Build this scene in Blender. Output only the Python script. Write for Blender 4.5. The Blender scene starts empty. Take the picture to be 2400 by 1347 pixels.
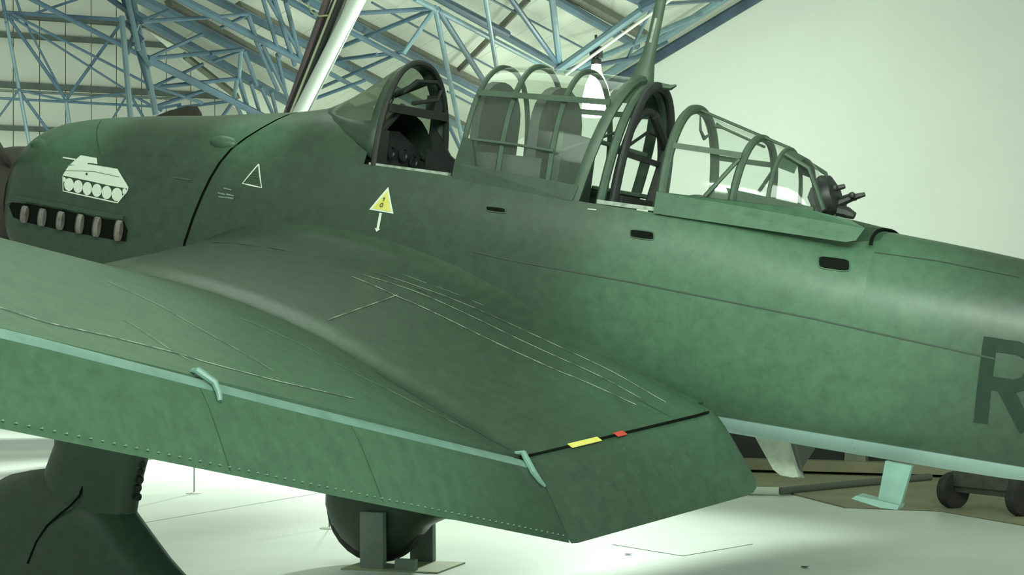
import bpy, bmesh, math, random
from mathutils import Vector, Matrix
random.seed(7)
S = bpy.context.scene
COL = S.collection

# ------------------------------------------------------------------ camera
F_PX = 4000.0; W_PX, H_PX = 2400.0, 1347.0
CAM = Vector((-4.908, 9.08, 1.70))
YAW, PITCH, ROLL = (math.radians(a) for a in (24.995, 1.5065, -0.4746))
FW = Vector((math.sin(YAW) * math.cos(PITCH), -math.cos(YAW) * math.cos(PITCH), math.sin(PITCH)))
_r = FW.cross(Vector((0, 0, 1))).normalized(); _u = _r.cross(FW)
RT = _r * math.cos(ROLL) + _u * math.sin(ROLL); UP = _u * math.cos(ROLL) - _r * math.sin(ROLL)
cd = bpy.data.cameras.new('camera'); cam = bpy.data.objects.new('camera', cd); COL.objects.link(cam)
cd.sensor_width = 36.0; cd.sensor_fit = 'HORIZONTAL'; cd.lens = 36.0 * F_PX / W_PX
cd.clip_start = 0.1; cd.clip_end = 200
cam.matrix_world = Matrix(((RT.x, UP.x, -FW.x, CAM.x), (RT.y, UP.y, -FW.y, CAM.y), (RT.z, UP.z, -FW.z, CAM.z), (0, 0, 0, 1)))
S.camera = cam

# ------------------------------------------------------------------ world, lights, exposure
wd = bpy.data.worlds.new('world'); S.world = wd; wd.use_nodes = True
bg = wd.node_tree.nodes['Background']; bg.inputs['Color'].default_value = (0.84, 1.0, 0.86, 1); bg.inputs['Strength'].default_value = 0.40
S.view_settings.view_transform = 'Standard'; S.view_settings.look = 'None'
S.view_settings.exposure = 0.0; S.view_settings.gamma = 1.0; S.view_settings.use_curve_mapping = False
LC = (0.86, 1.0, 0.86)
def area(name, loc, target, size, power, col=LC):
    l = bpy.data.lights.new(name, 'AREA'); l.shape = 'RECTANGLE'; l.size, l.size_y = size; l.energy = power; l.color = col
    o = bpy.data.objects.new(name, l); COL.objects.link(o); o.location = loc
    o.rotation_euler = (Vector(target) - Vector(loc)).to_track_quat('-Z', 'Y').to_euler(); return o
def spot(name, loc, target, power, ang, blend=0.6, rad=0.25, col=LC):
    l = bpy.data.lights.new(name, 'SPOT'); l.energy = power; l.color = col; l.spot_size = math.radians(ang); l.spot_blend = blend; l.shadow_soft_size = rad
    o = bpy.data.objects.new(name, l); COL.objects.link(o); o.location = loc
    o.rotation_euler = (Vector(target) - Vector(loc)).to_track_quat('-Z', 'Y').to_euler(); return o
area('ceiling_light_behind', (-8.0, 9.5, 6.5), (-2.2, 0.8, 1.9), (5, 4), 1050)
area('rear_fill_light', (-4.0, 11.5, 5.2), (-3.1, 0.4, 2.05), (2, 1.5), 30).data.spread = math.radians(40)  # added unseen fill light, brightens the rear fuselage and spares the flaps
area('ceiling_light_over', (1.6, -1.6, 8.2), (1.6, -1.6, 0), (4, 2.5), 110)
area('ceiling_light_outer', (0.5, 9.5, 6.5), (-1.5, 2.0, 1.8), (4, 3), 200)
spot('floor_flood_nose', (7.5, -13.0, 5.2), (7.6, -8.2, 0), 5200, 70, 1.0)
spot('floor_flood_tail', (2.2, -9.5, 5.5), (0.5, -3.1, 0), 3000, 46, 1.0, 0.4)
spot('wall_flood_gable', (0.5, -16.5, 3.0), (4.5, -27.5, 4.6), 1650, 115, 1.0)
area('hall_light_far', (5.0, -20.0, 4.2), (8.0, -24.0, 9.0), (6, 4), 190)
area('hall_light_roof', (4.0, -12.0, 3.6), (9.0, -13.0, 7.0), (3, 6), 420)
area('hall_light_side', (14.0, -11.0, 4.5), (22.0, -20.0, 6.0), (5, 5), 800)

# ------------------------------------------------------------------ helpers
def V(*a): return Vector(a)
def tag(o, label=None, cat=None, group=None, kind=None):
    if label: o['label'] = label
    if cat: o['category'] = cat
    if group: o['group'] = group
    if kind: o['kind'] = kind
    return o
def empty(name, loc=(0, 0, 0)):
    o = bpy.data.objects.new(name, None); COL.objects.link(o); o.location = loc; o.empty_display_size = 0.2; return o
def mesh(name, vs, fs, mats, parent=None, smooth=False, mi=None, base=None):
    m = bpy.data.meshes.new(name)
    m.from_pydata([tuple(v) for v in vs], [], [tuple(f) for f in fs])
    if not isinstance(mats, (list, tuple)): mats = [mats]
    for k in mats: m.materials.append(k)
    if mi:
        for p, i in zip(m.polygons, mi): p.material_index = i
    if smooth:
        for p in m.polygons: p.use_smooth = True
    m.validate(); m.update()
    o = bpy.data.objects.new(name, m); COL.objects.link(o)
    if parent: o.parent = parent
    return o
class MB:
    def __init__(s): s.v = []; s.f = []
    def add(s, vs, fs):
        b = len(s.v); s.v += [Vector(v) for v in vs]; s.f += [tuple(i + b for i in f) for f in fs]; return s
    def box(s, c, d, rot=None):
        pts = [Vector((x * d[0] / 2, y * d[1] / 2, z * d[2] / 2)) for x in (-1, 1) for y in (-1, 1) for z in (-1, 1)]
        if rot is not None: pts = [rot @ p for p in pts]
        return s.add([p + Vector(c) for p in pts], [(0, 1, 3, 2), (4, 6, 7, 5), (0, 4, 5, 1), (2, 3, 7, 6), (0, 2, 6, 4), (1, 5, 7, 3)])
    def tube(s, pts, r, n=8, closed=False, cap=True, flat=None):
        """tube along a polyline; r number or list; flat=(vector, factor) squashes along vector"""
        pts = [Vector(p) for p in pts]; k = len(pts)
        rs = r if isinstance(r, (list, tuple)) else [r] * k
        vs = []; prev = None
        for i, p in enumerate(pts):
            a = pts[(i - 1) % k] if (i > 0 or closed) else p; b = pts[(i + 1) % k] if (i < k - 1 or closed) else p
            t = (b - a).normalized()
            if prev is None:
                e = Vector((0, 0, 1)) if abs(t.z) < 0.9 else Vector((1, 0, 0)); u = t.cross(e).normalized()
            else:
                u = (prev - t * prev.dot(t)).normalized()
            prev = u; w = t.cross(u)
            for j in range(n):
                q = 2 * math.pi * (j + 0.5) / n; d = (u * math.cos(q) + w * math.sin(q)) * rs[i]
                if flat: fv = Vector(flat[0]).normalized(); d = d - fv * d.dot(fv) * (1 - flat[1])
                vs.append(p + d)
        fs = []
        for i in range(k if closed else k - 1):
            i2 = (i + 1) % k
            for j in range(n): fs.append((i * n + j, i * n + (j + 1) % n, i2 * n + (j + 1) % n, i2 * n + j))
        if cap and not closed: fs += [tuple(range(n - 1, -1, -1)), tuple((k - 1) * n + j for j in range(n))]
        return s.add(vs, fs)
    def bar(s, a, b, w, h, up=(0, 0, 1)):
        a = Vector(a); b = Vector(b); t = (b - a).normalized(); u = t.cross(Vector(up))
        if u.length < 1e-4: u = t.cross(Vector((1, 0, 0)))
        u.normalize(); q = t.cross(u)
        vs = [p + u * i * w / 2 + q * j * h / 2 for p in (a, b) for i, j in ((-1, -1), (1, -1), (1, 1), (-1, 1))]
        return s.add(vs, [(0, 1, 2, 3), (7, 6, 5, 4), (0, 4, 5, 1), (1, 5, 6, 2), (2, 6, 7, 3), (3, 7, 4, 0)])
    def lathe(s, prof, axis=(0, 0, 1), origin=(0, 0, 0), n=20):
        ax = Vector(axis).normalized(); e = Vector((1, 0, 0)) if abs(ax.x) < 0.9 else Vector((0, 1, 0))
        u = ax.cross(e).normalized(); w = ax.cross(u); o = Vector(origin); vs = []
        for r, h in prof:
            for j in range(n):
                q = 2 * math.pi * j / n; vs.append(o + ax * h + (u * math.cos(q) + w * math.sin(q)) * r)
        fs = [(i * n + j, i * n + (j + 1) % n, (i + 1) * n + (j + 1) % n, (i + 1) * n + j) for i in range(len(prof) - 1) for j in range(n)]
        fs += [tuple(range(n - 1, -1, -1)), tuple((len(prof) - 1) * n + j for j in range(n))]
        return s.add(vs, fs)
    def prism(s, poly, axis, d):
        """polygon of 3D points extruded by vector axis*d"""
        k = len(poly); a = [Vector(p) for p in poly]; b = [p + Vector(axis) * d for p in a]
        return s.add(a + b, [tuple(range(k - 1, -1, -1)), tuple(range(k, 2 * k))] + [(i, (i + 1) % k, k + (i + 1) % k, k + i) for i in range(k)])
    def build(s, name, mats, parent=None, smooth=False, fix=True):
        o = mesh(name, s.v, s.f, mats, parent, False)
        if fix:
            bm = bmesh.new(); bm.from_mesh(o.data); bmesh.ops.delete(bm, geom=[v for v in bm.verts if not v.link_faces], context='VERTS'); bmesh.ops.recalc_face_normals(bm, faces=bm.faces); bm.to_mesh(o.data); bm.free()
        if smooth:
            for p in o.data.polygons: p.use_smooth = True
            o.data.set_sharp_from_angle(angle=math.radians(40))
        return o
def pchip(xs, ys):
    n = len(xs); h = [xs[i + 1] - xs[i] for i in range(n - 1)]; d = [(ys[i + 1] - ys[i]) / h[i] for i in range(n - 1)]
    m = [d[0]] + [0 if d[i - 1] * d[i] <= 0 else 2 * d[i - 1] * d[i] / (d[i - 1] + d[i]) for i in range(1, n - 1)] + [d[-1]]
    def f(x):
        if x <= xs[0]: return ys[0]
        if x >= xs[-1]: return ys[-1]
        i = 0
        while x > xs[i + 1]: i += 1
        t = (x - xs[i]) / h[i]
        return ys[i] * (1 + 2 * t) * (1 - t) ** 2 + h[i] * m[i] * t * (1 - t) ** 2 + ys[i + 1] * t * t * (3 - 2 * t) + h[i] * m[i + 1] * t * t * (t - 1)
    return f
def lin(xs, ys):
    def f(x):
        if x <= xs[0]: return ys[0]
        for i in range(len(xs) - 1):
            if x <= xs[i + 1]: return ys[i] + (ys[i + 1] - ys[i]) * (x - xs[i]) / (xs[i + 1] - xs[i])
        return ys[-1]
    return f
def ray(px, py): return FW + RT * ((px - W_PX / 2) / F_PX) - UP * ((py - H_PX / 2) / F_PX)
def on_plane(px, py, P, n):
    d = ray(px, py); return CAM + d * ((P - CAM).dot(n) / d.dot(n))

# ------------------------------------------------------------------ materials
def nodes(name):
    m = bpy.data.materials.new(name); m.use_nodes = True; nt = m.node_tree
    return m, nt, nt.nodes, nt.links, nt.nodes['Principled BSDF']
def paint(name, c1, c2=None, rough=0.5, metal=0.0, scale=6.0, bump=0.0, bscale=60.0, spec=0.5, lo=0.35, hi=0.65):
    m, nt, N, L, P = nodes(name)
    P.inputs['Roughness'].default_value = rough; P.inputs['Metallic'].default_value = metal
    P.inputs['Specular IOR Level'].default_value = spec
    tc = N.new('ShaderNodeTexCoord')
    if c2 is None: P.inputs['Base Color'].default_value = (*c1, 1)
    else:
        nz = N.new('ShaderNodeTexNoise'); nz.inputs['Scale'].default_value = scale; nz.inputs['Detail'].default_value = 5
        L.new(tc.outputs['Object'], nz.inputs['Vector'])
        rp = N.new('ShaderNodeValToRGB'); rp.color_ramp.elements[0].position = lo; rp.color_ramp.elements[1].position = hi
        rp.color_ramp.elements[0].color = (*c1, 1); rp.color_ramp.elements[1].color = (*c2, 1)
        L.new(nz.outputs['Fac'], rp.inputs['Fac']); L.new(rp.outputs['Color'], P.inputs['Base Color'])
    if bump:
        bn = N.new('ShaderNodeTexNoise'); bn.inputs['Scale'].default_value = bscale; L.new(tc.outputs['Object'], bn.inputs['Vector'])
        b = N.new('ShaderNodeBump'); b.inputs['Strength'].default_value = bump; b.inputs['Distance'].default_value = 0.01
        L.new(bn.outputs['Fac'], b.inputs['Height']); L.new(b.outputs['Normal'], P.inputs['Normal'])
    return m
def camo(name, dark, light, rough, blue=None, wear=0.0):
    """two soft-edged greens in aircraft coordinates, fine mottle, optional blue belly below the paint line"""
    m, nt, N, L, P = nodes(name)
    P.inputs['Roughness'].default_value = rough; P.inputs['Specular IOR Level'].default_value = 0.45
    tc = N.new('ShaderNodeTexCoord')
    n1 = N.new('ShaderNodeTexNoise'); n1.inputs['Scale'].default_value = 1.1; n1.inputs['Detail'].default_value = 2.0
    L.new(tc.outputs['Object'], n1.inputs['Vector'])
    acc = None
    # fields of the lighter green, part camouflage, part stronger lighting worked into the colour: (centre, radius, soft edge), in aeroplane coordinates
    for cen, rad_, soft in (((-2.45, .5, -.42), .95, .45), ((-.6, 5.2, -.9), 3.0, .7), ((2.35, .3, .12), .38, .2), ((.95, .3, .1), .25, .2), ((-2.9, .5, -.9), .3, .3)):
        vd = N.new('ShaderNodeVectorMath'); vd.operation = 'DISTANCE'; L.new(tc.outputs['Object'], vd.inputs[0]); vd.inputs[1].default_value = cen
        ad = N.new('ShaderNodeMath'); ad.operation = 'MULTIPLY_ADD'; L.new(n1.outputs['Fac'], ad.inputs[0]); ad.inputs[1].default_value = .7; L.new(vd.outputs['Value'], ad.inputs[2])
        rm = N.new('ShaderNodeMapRange'); rm.interpolation_type = 'SMOOTHSTEP'; rm.inputs['From Min'].default_value = rad_ + .35 - soft; rm.inputs['From Max'].default_value = rad_ + .35 + soft
        rm.inputs['To Min'].default_value = 1.0; rm.inputs['To Max'].default_value = 0.0; L.new(ad.outputs[0], rm.inputs['Value'])
        if acc is None: acc = rm.outputs['Result']
        else:
            mxm = N.new('ShaderNodeMath'); mxm.operation = 'MAXIMUM'; L.new(acc, mxm.inputs[0]); L.new(rm.outputs['Result'], mxm.inputs[1]); acc = mxm.outputs[0]
    r1 = N.new('ShaderNodeMix'); r1.data_type = 'RGBA'; r1.inputs['A'].default_value = (*dark, 1); r1.inputs['B'].default_value = (*light, 1); L.new(acc, r1.inputs['Factor'])
    n2 = N.new('ShaderNodeTexNoise'); n2.inputs['Scale'].default_value = 14; n2.inputs['Detail'].default_value = 8; n2.inputs['Roughness'].default_value = 0.7
    L.new(tc.outputs['Object'], n2.inputs['Vector'])
    mr = N.new('ShaderNodeMapRange'); mr.inputs['From Min'].default_value = 0.3; mr.inputs['From Max'].default_value = 0.7
    mr.inputs['To Min'].default_value = 0.8; mr.inputs['To Max'].default_value = 1.2; L.new(n2.outputs['Fac'], mr.inputs['Value'])
    mx = N.new('ShaderNodeMix'); mx.data_type = 'RGBA'; mx.blend_type = 'MULTIPLY'; mx.inputs['Factor'].default_value = 1.0
    L.new(r1.outputs['Result'], mx.inputs['A']); L.new(mr.outputs['Result'], mx.inputs['B'])
    out = mx.outputs['Result']
    if wear:
        w = N.new('ShaderNodeTexNoise'); w.inputs['Scale'].default_value = 9; w.inputs['Detail'].default_value = 10; w.inputs['Roughness'].default_value = 0.75
        mp = N.new('ShaderNodeMapping'); mp.inputs['Scale'].default_value = (2.2, 5.0, 5.0); L.new(tc.outputs['Object'], mp.inputs['Vector']); L.new(mp.outputs['Vector'], w.inputs['Vector'])
        wr = N.new('ShaderNodeMapRange'); wr.inputs['From Min'].default_value = 0.63; wr.inputs['From Max'].default_value = 0.70; wr.inputs['To Max'].default_value = wear; L.new(w.outputs['Fac'], wr.inputs['Value'])
        m2 = N.new('ShaderNodeMix'); m2.data_type = 'RGBA'; L.new(wr.outputs['Result'], m2.inputs['Factor']); L.new(out, m2.inputs['A']); m2.inputs['B'].default_value = (0.36, 0.42, 0.34, 1)
        out = m2.outputs['Result']
    if blue:
        sp = N.new('ShaderNodeSeparateXYZ'); L.new(tc.outputs['Object'], sp.inputs['Vector'])
        th = N.new('ShaderNodeMapRange'); th.inputs['From Min'].default_value = -1.143; th.inputs['From Max'].default_value = -1.137
        L.new(sp.outputs['Z'], th.inputs['Value'])
        m3 = N.new('ShaderNodeMix'); m3.data_type = 'RGBA'; L.new(th.outputs['Result'], m3.inputs['Factor']); m3.inputs['A'].default_value = (*blue, 1); L.new(out, m3.inputs['B'])
        out = m3.outputs['Result']
    L.new(out, P.inputs['Base Color'])
    b = N.new('ShaderNodeBump'); b.inputs['Strength'].default_value = 0.12; b.inputs['Distance'].default_value = 0.02
    n3 = N.new('ShaderNodeTexNoise'); n3.inputs['Scale'].default_value = 5; n3.inputs['Detail'].default_value = 3; L.new(tc.outputs['Object'], n3.inputs['Vector'])
    L.new(n3.outputs['Fac'], b.inputs['Height']); L.new(b.outputs['Normal'], P.inputs['Normal'])
    return m
def glass(name, tint=(0.95, 0.985, 0.955), haze=0.06, hazecol=(0.5, 0.58, 0.5), rough=0.08):
    m = bpy.data.materials.new(name); m.use_nodes = True; nt = m.node_tree; N, L = nt.nodes, nt.links
    N.remove(N['Principled BSDF']); out = N['Material Output']
    t = N.new('ShaderNodeBsdfTransparent'); t.inputs['Color'].default_value = (*tint, 1)
    d = N.new('ShaderNodeBsdfDiffuse'); d.inputs['Color'].default_value = (*hazecol, 1)
    g = N.new('ShaderNodeBsdfGlossy'); g.inputs['Roughness'].default_value = rough; g.inputs['Color'].default_value = (0.9, 0.95, 0.9, 1)
    a = N.new('ShaderNodeMixShader'); a.inputs['Fac'].default_value = haze; L.new(t.outputs[0], a.inputs[1]); L.new(d.outputs[0], a.inputs[2])
    lw = N.new('ShaderNodeLayerWeight'); lw.inputs['Blend'].default_value = .5
    pw_ = N.new('ShaderNodeMath'); pw_.operation = 'POWER'; pw_.inputs[1].default_value = 4.0; L.new(lw.outputs['Facing'], pw_.inputs[0])
    fr = N.new('ShaderNodeMath'); fr.operation = 'MULTIPLY_ADD'; fr.inputs[1].default_value = .45; fr.inputs[2].default_value = .035; L.new(pw_.outputs[0], fr.inputs[0])
    b = N.new('ShaderNodeMixShader'); L.new(fr.outputs[0], b.inputs[0]); L.new(a.outputs[0], b.inputs[1]); L.new(g.outputs[0], b.inputs[2])
    L.new(b.outputs[0], out.inputs['Surface']); return m
def emit(name, col, s):
    m = bpy.data.materials.new(name); m.use_nodes = True; P = m.node_tree.nodes['Principled BSDF']
    P.inputs['Base Color'].default_value = (0.8, 0.8, 0.8, 1); P.inputs['Emission Color'].default_value = (*col, 1); P.inputs['Emission Strength'].default_value = s; return m

G_DARK, G_LIGHT = (0.037, 0.066, 0.042), (0.064, 0.138, 0.080)
BLUE = (0.36, 0.52, 0.50)
M_FUS = camo('camouflage_paint_fuselage', G_DARK, G_LIGHT, 0.37, blue=BLUE)
M_CAMO = camo('camouflage_paint', G_DARK, G_LIGHT, 0.42)
M_WING = camo('camouflage_paint_wing', G_DARK, G_LIGHT, 0.40, wear=0.35)
M_BLUE = paint('light_blue_paint', BLUE, (0.31, 0.47, 0.45), 0.45, scale=8)
M_STRIP = paint('pale_blue_green_paint', (0.20, 0.34, 0.29), (0.15, 0.27, 0.23), 0.45, scale=7)
M_FRAME = paint('green_canopy_frame_paint', (0.065, 0.11, 0.07), (0.05, 0.085, 0.056), 0.5, scale=12)
M_DARK = paint('dark_interior_paint', (0.018, 0.022, 0.020), (0.03, 0.034, 0.03), 0.6, scale=9)
M_ARMOUR = paint('grey_green_armour_paint', (0.075, 0.092, 0.075), (0.055, 0.07, 0.058), 0.55, scale=6)
M_BLACK = paint('black_gunmetal', (0.02, 0.024, 0.022), (0.045, 0.05, 0.045), 0.45, metal=0.3, scale=14)
M_BROWN = paint('dark_brown_propeller_paint', (0.05, 0.042, 0.033), (0.035, 0.03, 0.025), 0.6, scale=9)
M_EXH = paint('bare_exhaust_metal', (0.26, 0.25, 0.22), (0.15, 0.125, 0.115), 0.5, metal=0.3, scale=18)
M_WHITE = paint('white_marking_paint', (0.70, 0.78, 0.66), None, 0.6)
M_SCRATCH = paint('worn_bare_metal', (0.10, 0.14, 0.10), (0.46, 0.52, 0.42), 0.5, scale=14, lo=.40, hi=.55)
M_BARE = paint('scuffed_bare_metal', (0.42, 0.48, 0.40), (0.2, 0.26, 0.2), 0.5, scale=25)
M_YELLOW = paint('yellow_marking_paint', (0.66, 0.62, 0.10), (0.72, 0.68, 0.2), 0.6, scale=20)
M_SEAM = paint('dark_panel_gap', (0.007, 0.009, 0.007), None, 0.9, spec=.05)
M_LINE = paint('dark_seam_paint', (0.042, 0.062, 0.047), None, 0.7)
M_LETTER = paint('black_code_letter_paint', (0.018, 0.036, 0.025), (0.024, 0.044, 0.031), 0.7, scale=9, spec=.15)
M_GLASS = glass('clear_canopy_glass')
M_WSGLASS = glass('dusty_windscreen_glass', (0.62, 0.72, 0.60), 0.46, (0.16, 0.20, 0.14), 0.2)
M_RIVET = paint('polished_rivet_paint', (0.13, 0.22, 0.15), None, 0.4)
M_RUBBER = paint('black_rubber', (0.02, 0.02, 0.02), (0.035, 0.033, 0.03), 0.8, scale=14)

# ------------------------------------------------------------------ the hall
A_DIR = V(math.sin(math.radians(8.3)), -math.cos(math.radians(8.3)), 0)           # along the purlins, away
GW = V(0, -28, 0)                                                                    # a point of the gable wall
R1 = on_plane(1755, 10, GW, A_DIR); R2 = on_plane(1450, 190, GW, A_DIR)              # the rake of the roof on the gable
RAKE = (R1 - R2).normalized()                                                        # up the slope
RN = A_DIR.cross(R1 - R2).normalized()
if RN.z < 0: RN = -RN
def roof_pt(px, py, below=0.0): return on_plane(px, py, R1 - RN * below, RN)
M_FLOOR = paint('pale_painted_concrete', (0.74, 0.79, 0.73), (0.66, 0.715, 0.655), 0.38, scale=0.9, bump=0.05, bscale=30)
M_JOINT = paint('floor_joint_filler', (0.22, 0.25, 0.2), None, 0.8)
M_WALL = paint('white_painted_plaster', (0.72, 0.76, 0.70), (0.68, 0.72, 0.66), 0.85, scale=0.35)
M_SHEET = paint('cream_cladding_sheet', (0.62, 0.65, 0.55), (0.58, 0.62, 0.53), 0.6, scale=0.8)
M_GIRT = paint('dark_green_girt_paint', (0.10, 0.13, 0.11), (0.07, 0.09, 0.08), 0.6, scale=5)
M_PURLIN = paint('brown_grey_purlin', (0.16, 0.17, 0.12), (0.12, 0.12, 0.10), 0.7, scale=5)
M_STEEL = paint('blue_steel_paint', (0.062, 0.118, 0.160), (0.05, 0.10, 0.145), 0.4, scale=4)
M_STEELP = paint('pale_blue_steel_paint', (0.16, 0.25, 0.27), (0.12, 0.20, 0.235), 0.4, scale=4)

fl = empty('floor'); tag(fl, kind='structure')
mesh('floor_base', [(-40, -45, -0.06), (45, -45, -0.06), (45, 30, -0.06), (-40, 30, -0.06), (-40, -45, -0.012), (45, -45, -0.012), (45, 30, -0.012), (-40, 30, -0.012)],
     [(3, 2, 1, 0), (4, 5, 6, 7), (0, 1, 5, 4), (1, 2, 6, 5), (2, 3, 7, 6), (3, 0, 4, 7)], M_JOINT, fl)
xs = [-40, -25.3, -13.3, -1.3 - 6, 4.71, 16.7, 28.7, 45]; ys = [-45, -32, -22, -12.0, 8.0, 18, 30]
gp = 0.012
for i in range(len(xs) - 1):
    for j in range(len(ys) - 1):
        x0, x1, y0, y1 = xs[i] + gp, xs[i + 1] - gp, ys[j] + gp, ys[j + 1] - gp
        MB().box(((x0 + x1) / 2, (y0 + y1) / 2, -0.006), (x1 - x0, y1 - y0, 0.012)).build('floor_slab', M_FLOOR, fl)

# gable wall (white) under the rake, thin box
gtan = V(RAKE.x, RAKE.y, 0).normalized()
def gp_at(s, z): b = V(R1.x, R1.y, 0) + gtan * s; return V(b.x, b.y, z)
def rake_z(s): return R1.z + s * RAKE.z / math.hypot(RAKE.x, RAKE.y)
sl, sr = -14.0, 24.0
MB().prism([gp_at(sl, 0), gp_at(sr, 0), gp_at(sr, rake_z(sr)), gp_at(sl, max(rake_z(sl), 0.5))], A_DIR, 0.25).build('gable_infill', M_WALL)
gw = bpy.data.objects['gable_infill']; gw.name = 'wall_gable'; tag(gw, kind='structure')

# roof plane: sheets between the purlins, edged on the left
E0 = roof_pt(385, 105); E1 = roof_pt(520, 225); ED = (E1 - E0).normalized()
rf = empty('ceiling'); tag(rf, kind='structure')
def edge_at(sA):                       # point of the roof edge whose distance from the gable along A is -sA
    t = (-sA - (E0 - R1).dot(A_DIR)) / ED.dot(A_DIR); return E0 + ED * t
NS = 30; STEP = 36.0 / NS
rtop = 26.0
for k in range(NS):
    s0, s1 = k * STEP, (k + 1) * STEP - 0.02
    a0, a1 = edge_at(s0), edge_at(s1)
    def up_to(p): return p + RAKE * (rtop - (p - R1).dot(RAKE))
    MB().prism([a0, a1, up_to(a1), up_to(a0)], RN, 0.03).build('roof_sheet', M_SHEET, rf)
# far side wall, cladding sheets standing upright, with dark girts
H_DIR = V(math.sin(math.radians(-39.5)), -math.cos(math.radians(-39.5)), 0)
HN = H_DIR.cross(V(0, 0, 1))
if HN.dot(CAM - V(24, -22, 0)) < 0: HN = -HN
wl = empty('wall_left', (24, -22, 0)); tag(wl, kind='structure')
for k in range(-16, 20):
    c = V(0, 0, 0) + H_DIR * (k * 0.62)
    a, b = c, c + H_DIR * 0.60
    MB().prism([a, b, b + V(0, 0, 13), a + V(0, 0, 13)], -HN, 0.04).build('cladding_sheet', M_SHEET, wl)
mesh('wall_backing', [H_DIR * -10 - HN * .06, H_DIR * 12.4 - HN * .06, H_DIR * 12.4 - HN * .06 + V(0, 0, 13), H_DIR * -10 - HN * .06 + V(0, 0, 13)], [(0, 1, 2, 3)], M_PURLIN, wl)
WLP = V(24, -22, 0)
for (py, hh) in ((36, 0.13), (82, 0.12), (199, 0.14), (300, 0.11)):
    z = on_plane(0, py, WLP, HN).z
    o = MB().box((0, 0, 0), (0.16, 24, hh), Matrix.Rotation(math.atan2(-H_DIR.x, H_DIR.y), 3, 'Z')).build('wall_girt', M_GIRT, wl)
    o.location = HN * 0.09 + V(0, 0, z) + H_DIR * 1.0

# ------------------------------------------------------------------ blue steel roof trusses
def members(root, lst, org):
    for m in lst:
        nm, (x0, y0, l0), (x1, y1, l1), w, mt = m[:5]
        a = org(x0, y0, max(l0, .2)); b = org(x1, y1, max(l1, .2)); w = w * (.55 if nm == 'purlin' else .8)
        ext = (b - a).normalized() * 0.04
        out = lambda x, y: 3.5 if (x <= 0 or y < -2) else 0.0          # members that leave the picture run on
        t_ = (b - a).normalized(); a = a - t_ * out(x0, y0); b = b + t_ * out(x1, y1)
        mb = MB()
        if nm in ('purlin',): mb.bar(a - root.location, b - root.location, w, w * 1.3, RN)
        else: mb.tube([a - root.location - ext, b - root.location + ext], w / 2, 8)
        mb.build(nm, mt, root, smooth=True)
def truss(name, label, lst, org=roof_pt):
    p = org(*lst[0][1]); r = empty(name, p); tag(r, label, 'roof truss')
    members(r, lst, org); return r
SB, SP, PU = M_STEEL, M_STEELP, M_PURLIN
truss('lattice_truss', 'blue tubular truss above the cockpit, its chords meeting at the lamp beam', [
    ('top_chord', (1025, -6, .5), (1305, 152, .5), .17, SB), ('lower_chord', (1022, 22, .9), (1290, 163, .9), .11, SP),
    ('top_chord', (960, -40, .5), (1025, -6, .5), .17, SB), ('lower_chord', (974, -2, .9), (1022, 22, .9), .11, SP),
    ('web_strut', (1019, 20, .9), (755, 36, .3), .085, SB), ('web_strut', (1019, 20, .9), (735, 136, .3), .085, SB),
    ('web_strut', (1019, 20, .9), (949, 120, 1.3), .09, SP), ('web_strut', (1021, 24, .9), (1084, 335, 1.3), .10, SP),
    ('web_strut', (1028, 24, .9), (1150, 215, 1.0), .12, SB), ('web_strut', (1135, -20, 1.2), (1165, 168, 1.2), .09, SP),
    ('web_strut', (1312, 157, .9), (1292, -20, .6), .15, SP), ('web_strut', (1312, 157, .9), (1188, -16, .6), .12, SB)])
truss('lattice_truss', 'blue tubular truss passing just behind the top of the windscreen', [
    ('purlin', (735, -4, .12), (1134, 200, .12), .15, PU), ('top_chord', (718, -2, .4), (1140, 222, .4), .16, SB),
    ('lower_chord', (735, 30, .8), (1130, 236, .8), .10, SB), ('web_strut', (945, 122, .7), (715, 149, .3), .08, SB),
    ('web_strut', (930, 127, .7), (715, 222, .3), .07, SB)])
truss('lattice_truss', 'blue tubular truss crossing low behind the windscreen glass', [
    ('purlin', (725, 102, .12), (1120, 310, .12), .14, PU), ('top_chord', (715, 104, .4), (1118, 318, .4), .15, SB), ('lower_chord', (705, 134, .8), (960, 275, .8), .09, SB),
    ('web_strut', (787, 142, .7), (880, 128, 1.1), .07, SB), ('web_strut', (700, 245, .8), (850, 190, 1.), .07, SB), ('web_strut', (1040, 268, .6), (1078, 348, 1.0), .09, SB)])
truss('edge_truss', 'blue tubular truss running up the slope to the gable wall, lamp hanging from it', [
    ('top_chord', (1308, 164, 1.0), (1570, -22, 1.0), .19, SP), ('lower_chord', (1330, 172, 1.15), (1590, -14, 1.15), .07, M_SHEET),
    ('web_strut', (1330, 168, 1.0), (1640, 34, .5), .15, SP), ('web_strut', (1345, 163, 1.0), (1490, 135, .7), .13, SB), ('web_strut', (1490, 135, .7), (1560, 100, .6), .10, SB),
    ('web_strut', (1528, 18, 1.0), (1470, 138, .7), .08, SB), ('web_strut', (1545, 10, 1.0), (1690, 0, .5), .10, SB), ('gusset', (1505, 16, 1.0), (1530, 4, 1.0), .26, SB)])
truss('rake_beam', 'dark blue double tube beam along the sloping top of white gable wall', [
    ('top_chord', (1400, 190, .25), (1720, -18, .25), .22, SP), ('lower_chord', (1425, 202, .1), (1800, -22, .1), .30, paint('dark_blue_steel_paint', (0.045, 0.085, 0.13), (0.03, 0.05, 0.08), 0.5, scale=3))])
truss('purlin_truss', 'blue tube with brown purlin above it, meeting the lamp beam from the upper left', [
    ('purlin', (1345, -8, .12), (1515, 86, .12), .28, PU), ('top_chord', (1290, -8, .4), (1490, 106, .4), .22, SB), ('top_chord', (1470, -10, .5), (1530, 18, .5), .2, SB)])
members(rf, [
    ('purlin', (1238, -2, .1), (1070, 170, .1), .13, PU)], roof_pt)
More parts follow.
